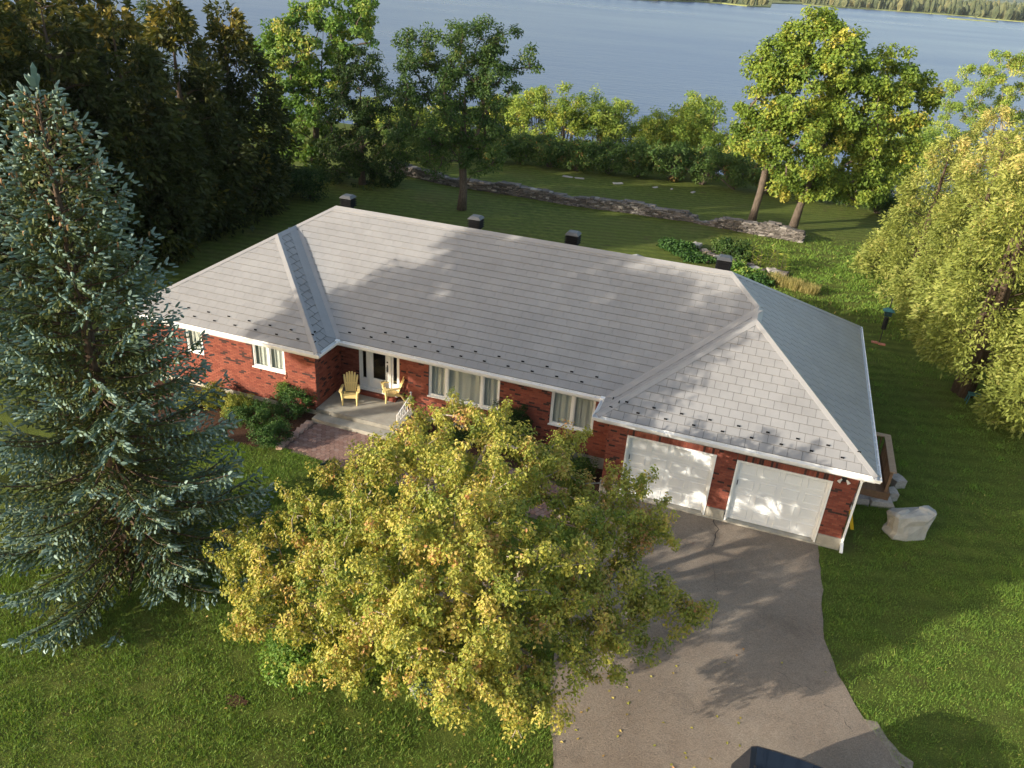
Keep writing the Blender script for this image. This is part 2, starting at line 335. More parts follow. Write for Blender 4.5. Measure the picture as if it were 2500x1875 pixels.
# the far wood: low crowns, too far to count
def inpoly(px, py, poly):
    poly = np.array(poly); ins = np.zeros(len(px), bool); j = len(poly)-1
    for i in range(len(poly)):
        xi, yi = poly[i]; xj, yj = poly[j]
        c = ((yi > py) != (yj > py)) & (px < (xj-xi)*(py-yi)/(yj-yi+1e-9)+xi); ins ^= c; j = i
    return ins
land_poly = front+[(9000., 12000.), (-9000., 12000.)]
fx = rng.uniform(-700, 1500, 26000); fy = 700+rng.exponential(420, 26000)
ok = inpoly(fx, fy, land_poly) & inpoly(fx, fy-3, land_poly) & (np.sin(fx*.013+np.sin(fy*.006)*2)+np.sin(fy*.011+1)+rng.normal(0, .25, len(fx)) > -.95)
fx, fy = fx[ok][:4400], fy[ok][:4400]
fm = MB(); th = np.arange(6)*math.pi/3
for x, y in zip(fx, fy):
    r = random.uniform(1.7, 3.8); h = random.uniform(6, 13)*(1+.25*(y > 1000)); a = random.random()*6
    w = np.array([1+.3*random.random() for _ in range(6)])*r
    ring = lambda k, z, ph: np.stack([x+np.cos(th+a+ph)*w*k, y+np.sin(th+a+ph)*w*k, np.full(6, LAKE+.5+z)+np.random.default_rng(int(abs(x*7+y))).uniform(-.5, .5, 6)], 1)
    v = np.concatenate([ring(.75, 0, 0), ring(1, h*.5, .4), ring(.6, h*.85, .2), [[x, y, LAKE+.5+h]]])
    f = [(i, (i+1) % 6, 6+(i+1) % 6, 6+i) for i in range(6)]+[(6+i, 6+(i+1) % 6, 12+(i+1) % 6, 12+i) for i in range(6)]+[(12+i, 12+(i+1) % 6, 18) for i in range(6)]
    fm.add(v, f, np.clip(rng.normal(.45, .25), 0, 1))
tag(fm.build('far_wood', 'far_leaf'), 'grey green wood along the far shore of the lake', 'wood', kind='stuff')
isl = fz(1900, 122)
im = MB(); tag(MB().prism([(isl[0]+22*math.cos(a), isl[1]+5*math.sin(a)) for a in np.linspace(0, 2*math.pi, 14)[:-1]], LAKE-1, LAKE+.7, .3).build('island', 'far_field'), kind='structure')

# driveway
drv = [(18.0, -.78), (18.0, -3), (18.15, -6), (18.75, -9), (19.4, -11), (19.9, -14), (20.2, -40), (31, -40), (29.6, -16), (28.4, -11.5), (27.3, -9.3), (26.5, -8.25), (25.75, -7.15), (25.25, -6.05), (24.92, -4.9), (24.86, -2.6), (24.78, -.78)]
def wobble(poly, step=.3, amp=.016):
    out = []
    for a, b in zip(poly, poly[1:]+poly[:1]):
        a = np.array(a); b = np.array(b); n = max(1, int(np.linalg.norm(b-a)/step))
        for k in range(n): out.append(tuple(a+(b-a)*k/n+rng.normal(0, amp, 2)*(1 if np.linalg.norm(b-a) < 12 and not (abs(a[1]+.78) < .01 and abs(b[1]+.78) < .01) else 0)))
    return out
dw = MB().prism(wobble(drv), -.06, .022, 0.).build('driveway', 'asphalt'); tag(dw, kind='structure')
def crack(p0, p1, w=.012, n=14, name='crack'):
    p0 = np.array(p0); p1 = np.array(p1); d = p1-p0; nrm = np.array([-d[1], d[0]])/np.linalg.norm(d); t = np.linspace(0, 1, n)
    pts = p0+d*t[:, None]+nrm*(np.cumsum(rng.normal(0, .035, n))*np.sin(t*3.1)**.5)[:, None]
    ww = w*(.4+rng.random(n)); v = [(*(q+nrm*k/2), .026) for q, k in zip(pts, ww)]+[(*(q-nrm*k/2), .026) for q, k in zip(pts, ww)]
    return MB().add(v, [(i, i+1, n+i+1, n+i) for i in range(n-1)], .5).build(name, 'car_trim', dw)
a = og(1744, 1264)[:2]; b = og(1736, 1335)[:2]; c = og(1722, 1560)[:2]
crack(a, b, .022); crack(b, c, .005, 20); crack(og(2010, 1720)[:2], og(2080, 1790)[:2], .008); crack(og(1990, 1690)[:2], og(1900, 1640)[:2], .006); crack(og(1560, 1590)[:2], og(1680, 1620)[:2], .007)

# ================================================================== the house
L, D, Wl, Pl, Wg, Pg, T, ZE, OH = 25.685, 10.278, 7.999, 1.248, 8.048, 1.225, .5897, 2.95, .36
SOF = 2.74
yL, yM, yG, yD = -Pl+OH, OH, -Pg+OH, .87
xl0, xl1 = OH, Wl-OH; xg0, xg1 = L-Wg+OH, L-OH
house = thing('brick_house', (L/2, D/2, 0), 'long red brick bungalow with grey hip roof above the lake', 'house')
wall = bpy.data.objects.new('wall', None); C.objects.link(wall); wall.parent = house; wall.matrix_parent_inverse = house.matrix_world.inverted()

# openings  (x0, x1, z0, z1)
WIN = dict(bed=(5.11, 6.42, 1.65, 2.70), side=(2.30, 3.02, 1.66, 2.70), pic=(11.35, 13.97, 1.32, 2.70), kit=(15.78, 17.28, 1.30, 2.70))
DOORW = (8.36, 9.98, .78, 2.72)
GD = [(18.62, 21.34), (21.95, 24.66)]
bricks = []          # (kind, centre x,y,z, width, height, axis)
def course_fill(fixed, u0, u1, z0, z1, holes, axis, out=1, bl=.203, ch=.0667):
    z = z0; k = 0
    while z+.03 < z1:
        h = min(ch, z1-z); iv = [(u0, u1)]
        for a, b, c, d in holes:
            if c < z+h-.012 and d > z+.012:
                iv = [q for p, r in iv for q in ((p, min(r, a)), (max(p, b), r)) if q[1]-q[0] > .02]
        for p, r in iv:
            u = p-((k % 2)*.5*bl+(p % bl)) ; 
            while u < r:
                a, b = max(u, p), min(u+bl, r)
                if b-a > .035: bricks.append((fixed, (a+b)/2, z+h/2, b-a-.010, h-.010, axis, out))
                u += bl
        z += h; k += 1
def core(fixed, u0, u1, z0, z1, holes, axis, inward, mat='mortar'):
    us = sorted({u0, u1, *[q for h in holes for q in h[:2] if u0 < q < u1]}); zs = sorted({z0, z1, *[q for h in holes for q in h[2:] if z0 < q < z1]})
    mb = MB(); f0, f1 = sorted((fixed+.008*inward, fixed+.22*inward))
    for a, b in zip(us, us[1:]):
        for c, d in zip(zs, zs[1:]):
            if any(h[0] <= (a+b)/2 <= h[1] and h[2] <= (c+d)/2 <= h[3] for h in holes): continue
            if axis == 'y': mb.box(a, b, f0, f1, c, d)
            else: mb.box(f0, f1, a, b, c, d)
    return mb.build('wall_core', mat, wall)
FT = .45             # top of the concrete footing
hl = [WIN['bed'], WIN['side']]; hm_ = [WIN['pic'], WIN['kit']]; hd = [(DOORW[0], DOORW[1], .78, SOF+.1)]
hg = [(a, b, -1, 2.29) for a, b in GD]; sold = [(a-.02, b+.02, 2.29, 2.50) for a, b in GD]
course_fill(yL, xl0, xl1, FT, SOF, hl, 'y'); core(yL, xl0, xl1, FT, SOF, hl, 'y', 1)
course_fill(yM, 10.56, xg0, FT, SOF, hm_, 'y'); core(yM, 10.56, xg0, FT, SOF, hm_, 'y', 1)
course_fill(yD, xl1, 10.56, .6, SOF, hd, 'y'); core(yD, xl1, 10.56, .6, SOF, hd, 'y', 1)
course_fill(yG, xg0, xg1, .42, SOF, hg+sold, 'y'); core(yG, xg0, xg1, .42, SOF, hg, 'y', 1)
course_fill(xl1, yL, yD, .6, SOF, [], 'x', 1); core(xl1, yL+.23, yD-.002, .3, SOF, [], 'x', -1)
course_fill(xg0, yG, yM, .42, SOF, [], 'x', -1); core(xg0, yG+.23, yM-.002, .42, SOF, [], 'x', 1)
course_fill(xg1, yG, D-OH, .42, SOF, [(3.0, 3.95, .5, 2.55)], 'x', 1); core(xg1, yG+.23, D-OH-.23, .42, SOF, [(3.0, 3.95, .5, 2.55)], 'x', -1)
core(xl0, yL+.23, D-OH-.23, FT, SOF, [], 'x', 1, 'brick_far'); core(D-OH, xl0, xg1, FT, SOF, [], 'y', -1, 'brick_far')
core(10.56, yM+.23, yD-.002, .3, SOF, [], 'x', 1)
for a, b in GD:                                          # soldier course over each garage door
    u = a
    while u < b-.02: bricks.append((yG, u+.034, 2.39, .057, .19, 'y', 1)); u += .0675
for k in ('bed', 'side', 'pic', 'kit'):                  # rowlock sill under each window
    a, b, c, d = WIN[k]; f = yL if k in ('bed', 'side') else yM; u = a-.05
    while u < b+.03: bricks.append((f-.02, u+.034, c-.055, .057, .09, 'y', 1)); u += .0675
def brick_box(w, h): return MB().box(-w/2, w/2, -.0, .05, -h/2, h/2, 0.)
shared = {}
order = sorted(range(len(bricks)), key=lambda i: -(bricks[i][0] == yG and bricks[i][5] == 'y')*10-bricks[i][3]-bricks[i][1]*.02)
rest = MB()
nown = 0
dark_clump = lambda u, z: math.sin(u*2.1+z*3.7)+math.sin(u*5.3-z*8.1)+math.sin(z*13+u)
for rank, i in enumerate(order):
    f, u, z, w, h, ax, out = bricks[i]; jit = random.uniform(-.0025, .0025)
    if ax == 'y' and nown < 300:
        key = (round(w, 3), round(h, 3), random.randrange(8))
        if key not in shared:
            e = brick_box(w, h); e.r = [np.full(6, random.random()*.93)]; shared[key] = e.mesh('brick'); shared[key].materials.append(MATS['brick'])
        o = put('brick', shared[key], None, wall); o.location = (u, f+jit, z); nown += 1
    else:
        r = random.random()*.86
        if random.random() < (.18 if dark_clump(u, z) > 1.3 else .03): r = .92+.08*random.random()
        if ax == 'y': rest.box(u-w/2, u+w/2, f+jit, f+.05, z-h/2, z+h/2, r)
        else: rest.box(*sorted((f-.05*out, f+jit)), u-w/2, u+w/2, z-h/2, z+h/2, r)
tag(rest.build('brickwork', 'brick', wall), kind='stuff')
# footing
ft = MB()
ft.box(xl0+.02, xl1-.02, yL+.02, yL+.25, -.4, FT); ft.box(10.58, xg0, yM+.02, yM+.25, -.4, FT)
ft.box(xg0-.03, GD[0][0]-.03, yG-.035, yG+.25, -.3, .42); ft.box(GD[0][1]+.03, GD[1][0]-.03, yG-.035, yG+.25, -.3, .42); ft.box(GD[1][1]+.03, xg1+.035, yG-.035, yG+.25, -.3, .42)
ft.box(xg1-.2, xg1+.035, yG+.26, D-OH, -.9, .42); ft.box(xl0, xg1-.25, D-OH-.24, D-OH-.01, -.9, FT); ft.box(xl0+.01, xl0+.24, yL+.26, D-OH-.3, -.9, FT)
ft.build('footing', 'concrete', house)
MB().box(xl0+.3, xg1-.3, 1.3, D-OH-.3, .30, .36).build('floor_slab', 'interior', house)
MB().box(GD[0][0]-.2, GD[1][1]+.2, yG-.05, yG+.5, -.2, .085).build('garage_sill', 'concrete', house)

# windows
def ripple(x0, x1, y, z0, z1, n=60, amp=.035, fan=0):
    us = np.linspace(0, 1, n); rows = 10; v = []; f = []
    ph = np.cumsum(rng.uniform(.3, .9, n))
    for j in range(rows+1):
        t = j/rows; z = z1+(z0-z1)*t
        for k, u in enumerate(us): v.append((x0+(x1-x0)*u+fan*math.sin(u*9)*t*.03, y+amp*math.sin(ph[k])*(.4+.6*t)+.02*math.sin(k*.31), z))
    for j in range(rows):
        for k in range(n-1): f.append((j*n+k, j*n+k+1, (j+1)*n+k+1, (j+1)*n+k))
    return MB().add(v, f, .5)
def window(key, y, splits, half):
    x0, x1, z0, z1 = WIN[key]; w = MB(); t = .055; yo = y+.035
    w.box(x0, x1, yo, yo+.09, z0, z0+t); w.box(x0, x1, yo, yo+.09, z1-t, z1); w.box(x0, x0+t, yo, yo+.09, z0+t, z1-t); w.box(x1-t, x1, yo, yo+.09, z0+t, z1-t)
    w.box(x0-.03, x1+.03, y-.035, y+.034, z0-.012, z0+.03)
    root = w.build('window', 'white_paint', house)
    xs_ = [x0]+[x0+(x1-x0)*s for s in splits]+[x1]
    for k, s in enumerate(xs_[1:-1]): MB().box(s-.04, s+.04, yo-.006, yo+.088, z0+t+.001, z1-t-.001).build('mullion', 'white_paint', root)
    for k, (a, b) in enumerate(zip(xs_, xs_[1:])):
        a2 = a+(t if k == 0 else .04); b2 = b-(t if k == len(xs_)-2 else .04); q = .035
        s = MB(); s.box(a2, b2, yo+.02, yo+.07, z0+t, z0+t+q); s.box(a2, b2, yo+.02, yo+.07, z1-t-q, z1-t); s.box(a2, a2+q, yo+.02, yo+.07, z0+t+q, z1-t-q); s.box(b2-q, b2, yo+.02, yo+.07, z0+t+q, z1-t-q)
        s.build('sash', 'white_paint', root)
        MB().box(a2+q, b2-q, yo+.04, yo+.046, z0+t+q, z1-t-q).build('pane', 'glass', root)
        if half[k]: ripple(a2, b2, yo+.12, z0+.02, z1-.02, amp=.009, fan=1).build('curtain', 'curtain', root, True)
window('bed', yL, [.5], [1, 1]); window('side', yL, [], [1]); window('pic', yM, [.255, .755], [1, 1, 1]); window('kit', yM, [.5], [1, 1])

# front door with sidelights
dx0, dx1, dz0, dz1 = DOORW; yo = yD+.05
f = MB()
for a, b in ((dx0, dx0+.05), (dx0+.34, dx0+.42), (dx1-.42, dx1-.34), (dx1-.05, dx1)): f.box(a, b, yo-.03, yo+.10, dz0+.04, dz1)
f.box(dx0, dx1, yo-.10, yo+.14, dz0, dz0+.04); f.box(dx0+.05, dx1-.05, yo-.03, yo+.1, dz1-.05, dz1)
df = f.build('front_door', 'white_paint', house)
MB().box(dx0-.02, dx1+.02, yD-.18, yD+.1, dz0-.02, dz0-.001).build('door_sill', 'white_gutter', df)
for a, b in ((dx0+.05, dx0+.34), (dx1-.34, dx1-.05)):
    s = MB(); s.box(a, a+.07, yo, yo+.05, dz0+.04, dz1-.05); s.box(b-.07, b, yo, yo+.05, dz0+.04, dz1-.05); s.box(a+.07, b-.07, yo, yo+.05, dz0+.04, dz0+.36); s.box(a+.07, b-.07, yo, yo+.05, dz1-.17, dz1-.05)
    s.build('sidelight', 'door_white', df); MB().box(a+.07, b-.07, yo+.02, yo+.03, dz0+.36, dz1-.17).build('pane', 'glass', df)
a, b = dx0+.42, dx1-.42
s = MB(); s.box(a, a+.13, yo-.01, yo+.04, dz0+.04, dz1-.05); s.box(b-.15, b, yo-.01, yo+.04, dz0+.04, dz1-.05); s.box(a+.13, b-.15, yo-.01, yo+.04, dz0+.04, dz0+.42); s.box(a+.13, b-.15, yo-.01, yo+.04, dz1-.18, dz1-.05)
s.build('door_leaf', 'door_white', df); MB().box(a+.13, b-.15, yo+.01, yo+.02, dz0+.42, dz1-.18).build('pane', 'glass', df)
hn = MB(); hn.box(b-.095, b-.045, yo-.03, yo-.011, 1.95, 2.0); hn.box(b-.09, b-.05, yo-.03, yo-.011, 1.58, 1.86); hn.tube([(b-.07, yo-.03, 1.84), (b-.07, yo-.07, 1.80), (b-.07, yo-.07, 1.66), (b-.07, yo-.03, 1.62)], .013, 6)
hn.build('handle', 'black_metal', df)
# garage doors: four sections of four raised panels
for a, b in GD:
    z0, z1, yo = .10, 2.29, yG+.13
    fr_ = MB(); fr_.box(a-.005, a+.05, yG-.03, yG+.20, .05, z1-.05); fr_.box(b-.05, b+.005, yG-.03, yG+.20, .05, z1-.05); fr_.box(a-.005, b+.005, yG-.03, yG+.20, z1-.05, z1+.004)
    fr_.box(a+.05, a+.10, yG+.06, yG+.125, .09, z1-.05); fr_.box(b-.10, b-.05, yG+.06, yG+.125, .09, z1-.05)
    gd = fr_.build('garage_door', 'white_paint', house); sh = (z1-.05-z0)/4; cw = (b-a-.10)/4
    for r_ in range(4):
        MB().box(a+.05, b-.05, yo, yo+.045, z0+r_*sh+.003, z0+(r_+1)*sh-.003).build('door_section', 'door_white', gd)
        for c_ in range(4):
            x0 = a+.05+c_*cw+.07; x1 = a+.05+(c_+1)*cw-.07; p0 = z0+r_*sh+.085; p1 = z0+(r_+1)*sh-.085
            v = [(x0, yo-.001, p0), (x1, yo-.001, p0), (x1, yo-.001, p1), (x0, yo-.001, p1)]
            v += [(x0+.02, yo-.018, p0+.02), (x1-.02, yo-.018, p0+.02), (x1-.02, yo-.018, p1-.02), (x0+.02, yo-.018, p1-.02)]
            v += [(x0+.05, yo-.006, p0+.05), (x1-.05, yo-.006, p0+.05), (x1-.05, yo-.006, p1-.05), (x0+.05, yo-.006, p1-.05)]
            MB().add(v, [(i, (i+1) % 4, 4+(i+1) % 4, 4+i) for i in range(4)]+[(4+i, 4+(i+1) % 4, 8+(i+1) % 4, 8+i) for i in range(4)]+[(8, 9, 10, 11)], .5).build('panel', 'door_white', gd)
    MB().box(a+.13, a+.155, yG+.03, yG+.06, 1.42, 1.58).build('handle', 'black_metal', gd)

# roof planes: origin on the eave, e along the eave, n plan direction uphill; polygon in plan
cs = math.sqrt(1+T*T)
def plane(o, e, n, poly, shown=True, gap=.003): return dict(gap=gap, o=np.array(o, float), e=np.array(e, float), n=np.array(n, float), poly=[np.array(q, float) for q in poly], shown=shown)
J_l, A_l = (Wl/2, Wl/2), (Wl/2, -Pl+Wl/2); J_g, A_g = (L-Wg/2, Wg/2), (L-Wg/2, -Pg+Wg/2); R_l, R_r = (D/2, D/2), (L-D/2, D/2)
PL = dict(
 main=plane((Wl, 0), (1, 0), (0, 1), [(Wl, 0), (L-Wg, 0), J_g, R_r, R_l, J_l]),
 left_front=plane((0, -Pl), (1, 0), (0, 1), [(0, -Pl), (Wl, -Pl), A_l]),
 left_right=plane((Wl, -Pl), (0, 1), (-1, 0), [(Wl, -Pl), (Wl, 0), J_l, A_l], True, .013),
 garage_front=plane((L-Wg, -Pg), (1, 0), (0, 1), [(L-Wg, -Pg), (L, -Pg), A_g], True, .005),
 garage_left=plane((L-Wg, 0), (0, -1), (1, 0), [(L-Wg, 0), (L-Wg, -Pg), A_g, J_g], True, .006),
 right_a=plane((L, -Pg), (0, 1), (-1, 0), [(L, -Pg), (L, Wg/2), J_g, A_g], True, .013),
 right_b=plane((L, -Pg), (0, 1), (-1, 0), [(L, Wg/2), (L, D), R_r, J_g], True, .013),
 back=plane((L, D), (-1, 0), (0, -1), [(L, D), (0, D), R_l, R_r], False),
 left_a=plane((0, D), (0, -1), (1, 0), [(0, D), (0, Wl/2), J_l, R_l], False),
 left_b=plane((0, D), (0, -1), (1, 0), [(0, Wl/2), (0, -Pl), A_l, J_l], False))
roof = bpy.data.objects.new('roof', None); C.objects.link(roof); roof.parent = house; roof.matrix_parent_inverse = house.matrix_world.inverted()
def to3(pl, u, v, h):                                    # u along eave, v up the slope, h off the plane
    xy = pl['o']+pl['e']*u+pl['n']*(v/cs); nv = np.array([-pl['n'][0]*T, -pl['n'][1]*T, 1])/cs
    return np.array([xy[0], xy[1], ZE+T*v/cs])+nv*h
def clip(poly, conv):
    ar = sum(a[0]*b[1]-a[1]*b[0] for a, b in zip(conv, conv[1:]+conv[:1]))
    s = 1 if ar > 0 else -1
    for a, b in zip(conv, conv[1:]+conv[:1]):
        out = []
        for i in range(len(poly)):
            p, q = poly[i-1], poly[i]
            dp = s*((b[0]-a[0])*(p[1]-a[1])-(b[1]-a[1])*(p[0]-a[0])); dq = s*((b[0]-a[0])*(q[1]-a[1])-(b[1]-a[1])*(q[0]-a[0]))
            if (dp >= 0) != (dq >= 0): k = dp/(dp-dq); out.append((p[0]+(q[0]-p[0])*k, p[1]+(q[1]-p[1])*k))
            if dq >= 0: out.append(q)
        poly = out
        if len(poly) < 3: return []
    return poly
deck_mb = MB(); field = MB(); full = []
SWD, SHT = .40, .299
for name, pl in PL.items():
    uv = [((q-pl['o'])@pl['e'], ((q-pl['o'])@pl['n'])*cs) for q in pl['poly']]
    deck_mb.add([to3(pl, u, v, -.004) for u, v in uv], [tuple(range(len(uv)))], .5)
    if not pl['shown']:
        field.add([to3(pl, u, v, .010) for u, v in uv], [tuple(range(len(uv)))], .5); continue
    gp = pl['gap']; us = [q[0] for q in uv]; vmax = max(q[1] for q in uv)
    for j in range(int(vmax/SHT)+1):
        u = math.floor(min(us)/SWD)*SWD-(j % 2)*SWD/2
        while u < max(us):
            q = clip([(u+gp, j*SHT+.010), (u+SWD-gp, j*SHT+.010), (u+SWD-gp, (j+1)*SHT), (u+gp, (j+1)*SHT)], uv)
            if len(q) >= 3:
                ar = abs(sum(a[0]*b[1]-a[1]*b[0] for a, b in zip(q, q[1:]+q[:1])))/2
                if ar > .985*(SWD-2*gp)*(SHT-.010) and j > 0: full.append((name, u, j))
                elif ar > .004:
                    hgt = lambda v: .019-.015*(v-j*SHT)/SHT
                    k = len(q); top = [to3(pl, a, b, hgt(b)) for a, b in q]; bot = [to3(pl, a, b, -.003) for a, b in q]
                    field.add(top+bot, [tuple(range(k))]+[(i, (i+1) % k, k+(i+1) % k, k+i)[::-1] for i in range(k)], random.random())
            u += SWD
def sv(g): return [(g, .010, .0195), (SWD-g, .010, .0195), (SWD-g, SHT, .004), (g, SHT, .004), (g, .010, -.003), (SWD-g, .010, -.003), (SWD-g, SHT, -.003), (g, SHT, -.003)]
sf = [(0, 1, 2, 3), (0, 4, 5, 1), (1, 5, 6, 2), (2, 6, 7, 3), (3, 7, 4, 0)]
sh_mes = {}
for g in {pl['gap'] for pl in PL.values()}: sh_mes[g] = MB().add(sv(g), sf, 0.).mesh('shingle'); sh_mes[g].materials.append(MATS['roof_metal'])
full.sort(key=lambda q: np.linalg.norm(to3(PL[q[0]], q[1], q[2]*SHT, 0)-CAM))
for k, (name, u, j) in enumerate(full):
    pl = PL[name]
    if k < 300:
        o = put('shingle', sh_mes[pl['gap']], None, roof); og_ = to3(pl, u, j*SHT, 0); e = np.array([*pl['e'], 0]); vv = np.array([*pl['n'], T])/cs; nn = np.cross(e, vv)
        if nn[2] < 0: nn = -nn
        o.matrix_world = Matrix([[e[i], vv[i], nn[i], og_[i]] for i in range(3)]+[[0, 0, 0, 1]])
    else: field.add([to3(pl, u+a, j*SHT+b, c) for a, b, c in sv(pl['gap'])], sf, random.random())
tag(field.build('shingle_field', 'roof_metal', roof), kind='stuff')
deck_mb.build('roof_deck', 'roof_under', roof)
def p3(q, z): return np.array([q[0], q[1], z])
def cap(p, q, w, rise, name, sgn, lift=.03, w2=None):             # folded strip along a hip, ridge or valley
    d = q-p; h = np.array([-d[1], d[0], 0]); h /= np.linalg.norm(h); w2 = w if w2 is None else w2; dz = np.array([0, 0, sgn*rise*w]); dz2 = np.array([0, 0, sgn*rise*w2])
    th_ = np.array([0, 0, .012]); up = np.array([0, 0, lift])
    v = []
    for e in (p, q): v += [e+h*w+dz+up, e+up+np.array([0, 0, .012 if sgn < 0 else 0]), e-h*w2+dz2+up, e+h*w+dz+up-th_, e+up-th_, e-h*w2+dz2+up-th_]
    return MB().add(v, [(0, 1, 7, 6), (1, 2, 8, 7), (3, 9, 10, 4), (4, 10, 11, 5), (0, 6, 9, 3), (2, 5, 11, 8), (0, 3, 4, 1), (1, 4, 5, 2), (6, 7, 10, 9), (7, 8, 11, 10)], .5).build(name, 'roof_cap', roof)
zr, zl, zg = ZE+T*D/2, ZE+T*Wl/2, ZE+T*Wg/2; hr = T*.7071
cap(p3(R_l, zr), p3(R_r, zr), .16, T, 'ridge_cap', -1, .035)
cap(p3(A_l, zl), p3(J_l, zl), .15, T, 'ridge_cap', -1); cap(p3(A_g, zg), p3(J_g, zg), .15, T, 'ridge_cap', -1)
for a, za, b, zb in (((0, -Pl), ZE, A_l, zl), ((Wl, -Pl), ZE, A_l, zl), (J_l, zl, R_l, zr), ((L-Wg, -Pg), ZE, A_g, zg), ((L, -Pg), ZE, A_g, zg), (J_g, zg, R_r, zr), ((L, D), ZE, R_r, zr), ((0, D), ZE, R_l, zr)):
    cap(p3(a, za), p3(b, zb), .13, hr, 'hip_cap', -1)
for va, vj, zj, wa, wb_ in (((Wl, 0), J_l, zl, .34, .14), ((L-Wg, 0), J_g, zg, .035, .46)):
    a_, b_ = p3(va, ZE), p3(vj, zj); cap(a_, a_+(b_-a_)*.955, wa, hr, 'valley_flashing', 1, .026, wb_)
# snow guards in two staggered rows
sg = MB().box(-.05, .05, -.012, .012, 0, .05, .5).mesh('snow_guard'); sg.materials.append(MATS['vent_metal'])
for name in ('main', 'left_front', 'garage_front', 'left_right', 'garage_left'):
    pl = PL[name]; uv = [((q-pl['o'])@pl['e'], ((q-pl['o'])@pl['n'])*cs) for q in pl['poly']]; um = max(q[0] for q in uv if q[1] < .01)
    for row in (0, 1):
        u = .35+row*.42
        while u < um-.2:
            vv_ = (row+1)*SHT+.05
            if clip([(u-.1, vv_-.05), (u+.1, vv_-.05), (u, vv_+.2)], uv) and (name != 'left_right' or u < um-.3):
                o = put('snow_guard', sg, None, roof); o.location = to3(pl, u, vv_, .006); o.rotation_euler = (0, 0, math.atan2(pl['e'][1], pl['e'][0]))
            u += .84
# eaves: soffit, fascia and gutter, each run its own piece
OUT = [(0, -Pl), (Wl, -Pl), (Wl, 0), (L-Wg, 0), (L-Wg, -Pg), (L, -Pg), (L, D), (0, D)]
def off(poly, d):
    out = []; n = len(poly)
    for i in range(n):
        p, q, r = np.array(poly[i-1]), np.array(poly[i]), np.array(poly[(i+1) % n])
        a = (q-p)/np.linalg.norm(q-p); b = (r-q)/np.linalg.norm(r-q); out.append(q+np.array([a[1], -a[0]])*d+np.array([b[1], -b[0]])*d)
    return out
prof = [(-.02, -.012), (-.02, -.15), (.085, -.15), (.118, -.045), (.118, -.028), (.100, -.028), (.074, -.135), (-.006, -.135), (-.006, -.012)]
rings = [off(OUT, d) for d, z in prof]; soff_i = off(OUT, -OH-.02); soff_o = off(OUT, -.02)
for i in range(8):
    j = (i+1) % 8
    R0 = [(*rings[k][i], ZE+prof[k][1]) for k in range(9)]; R1 = [(*rings[k][j], ZE+prof[k][1]) for k in range(9)]
    gut = MB().loft([R0, R1], .5).build('gutter', 'white_gutter', house)
    z0, z1 = SOF-.012, SOF
    MB().add([(*q, z) for z in (z0, z1) for q in (soff_o[i], soff_o[j], soff_i[j], soff_i[i])], [(0, 3, 2, 1), (4, 5, 6, 7), (0, 1, 5, 4), (1, 2, 6, 5), (2, 3, 7, 6), (3, 0, 4, 7)], .5).build('soffit', 'white_gutter', house)
    a, b = off(OUT, -.045)[i], off(OUT, -.045)[j]; c, d = soff_o[i], soff_o[j]
    MB().add([(*q, z) for z in (SOF-.02, ZE-.012) for q in (c, d, b, a)], [(0, 3, 2, 1), (4, 5, 6, 7), (0, 1, 5, 4), (1, 2, 6, 5), (2, 3, 7, 6), (3, 0, 4, 7)], .5).build('fascia', 'white_gutter', house)
    pa, pb = np.array(OUT[i]), np.array(OUT[j]); ln = np.linalg.norm(pb-pa); e = (pb-pa)/ln; nrm = np.array([e[1], -e[0]])
    if i in (0, 2, 4, 5):
        s_ = .3
        while s_ < ln:
            q = pa+e*s_; MB().bar((*(q+nrm*.0), ZE-.03), (*(q+nrm*.115), ZE-.032), .028, .006).build('gutter_hanger', 'white_gutter', gut); s_ += .45 if i == 5 else .9
# rounded splash corners in the two inner gutter corners
for q in (OUT[2], OUT[3]):
    th = np.linspace(0, 2*math.pi, 11)[:-1]
    MB().loft([[(q[0]+.10*math.cos(a)+(.06 if q is OUT[2] else -.06), q[1]-.05+.10*math.sin(a), ZE+z) for a in th] for z in (-.15, .015)], .5).build('splash_guard', 'white_gutter', house)
# downspout at the garage corner
ds = MB(); x = xg1+.06; y = yG-.05
ds.bar((x, -Pg-.05, ZE-.15), (x, y, ZE-.42), .075, .055); ds.bar((x, y, ZE-.40), (x, y, .30), .075, .06); ds.bar((x, y, .32), (x+.02, y-.22, .10), .085, .07)
ds.build('downspout', 'white_gutter', house)
# flood light by the garage corner
fl = MB().box(24.86, 25.0, yG-.03, yG, 2.42, 2.54).build('floodlight', 'black_metal', house)
for k in (-1, 1):
    c0 = np.array([24.93+k*.07, yG-.05, 2.46]); c1 = c0+np.array([k*.07, -.08, -.06])
    MB().tube([c0, c0*.5+c1*.5, c1], [.02, .035, .055], 10).build('lamp_head', 'white_paint', fl)
MB().tube([(6.40, yL-.03, 1.50), (6.40, yL+.02, 1.50)], .045, 10).build('dryer_vent', 'red_brick_base', house)
# roof vents
for x in (5.45, 10.9, 14.72, 20.2):
    y = D/2+.42; zb = zr-T*.42+.10
    vt = MB().box(x-.16, x+.16, y-.16, y+.16, zb-.12, zb+.40).build('roof_vent', 'vent_metal', house)
    for k in range(4):
        z = zb+.13+k*.08; a, b = .19, .265
        MB().loft([[(x-a, y-a, z+.05), (x+a, y-a, z+.05), (x+a, y+a, z+.05), (x-a, y+a, z+.05)], [(x-b, y-b, z), (x+b, y-b, z), (x+b, y+b, z), (x-b, y+b, z)]][::-1], .5).build('louvre', 'vent_metal', vt)
    z = zb+.46
    MB().loft([[(x-s, y-s, z+h), (x+s, y-s, z+h), (x+s, y+s, z+h), (x-s, y+s, z+h)] for s, h in ((.255, 0), (.255, .015), (.17, .10), (.16, .105))], .5).build('hood', 'vent_cap', vt)
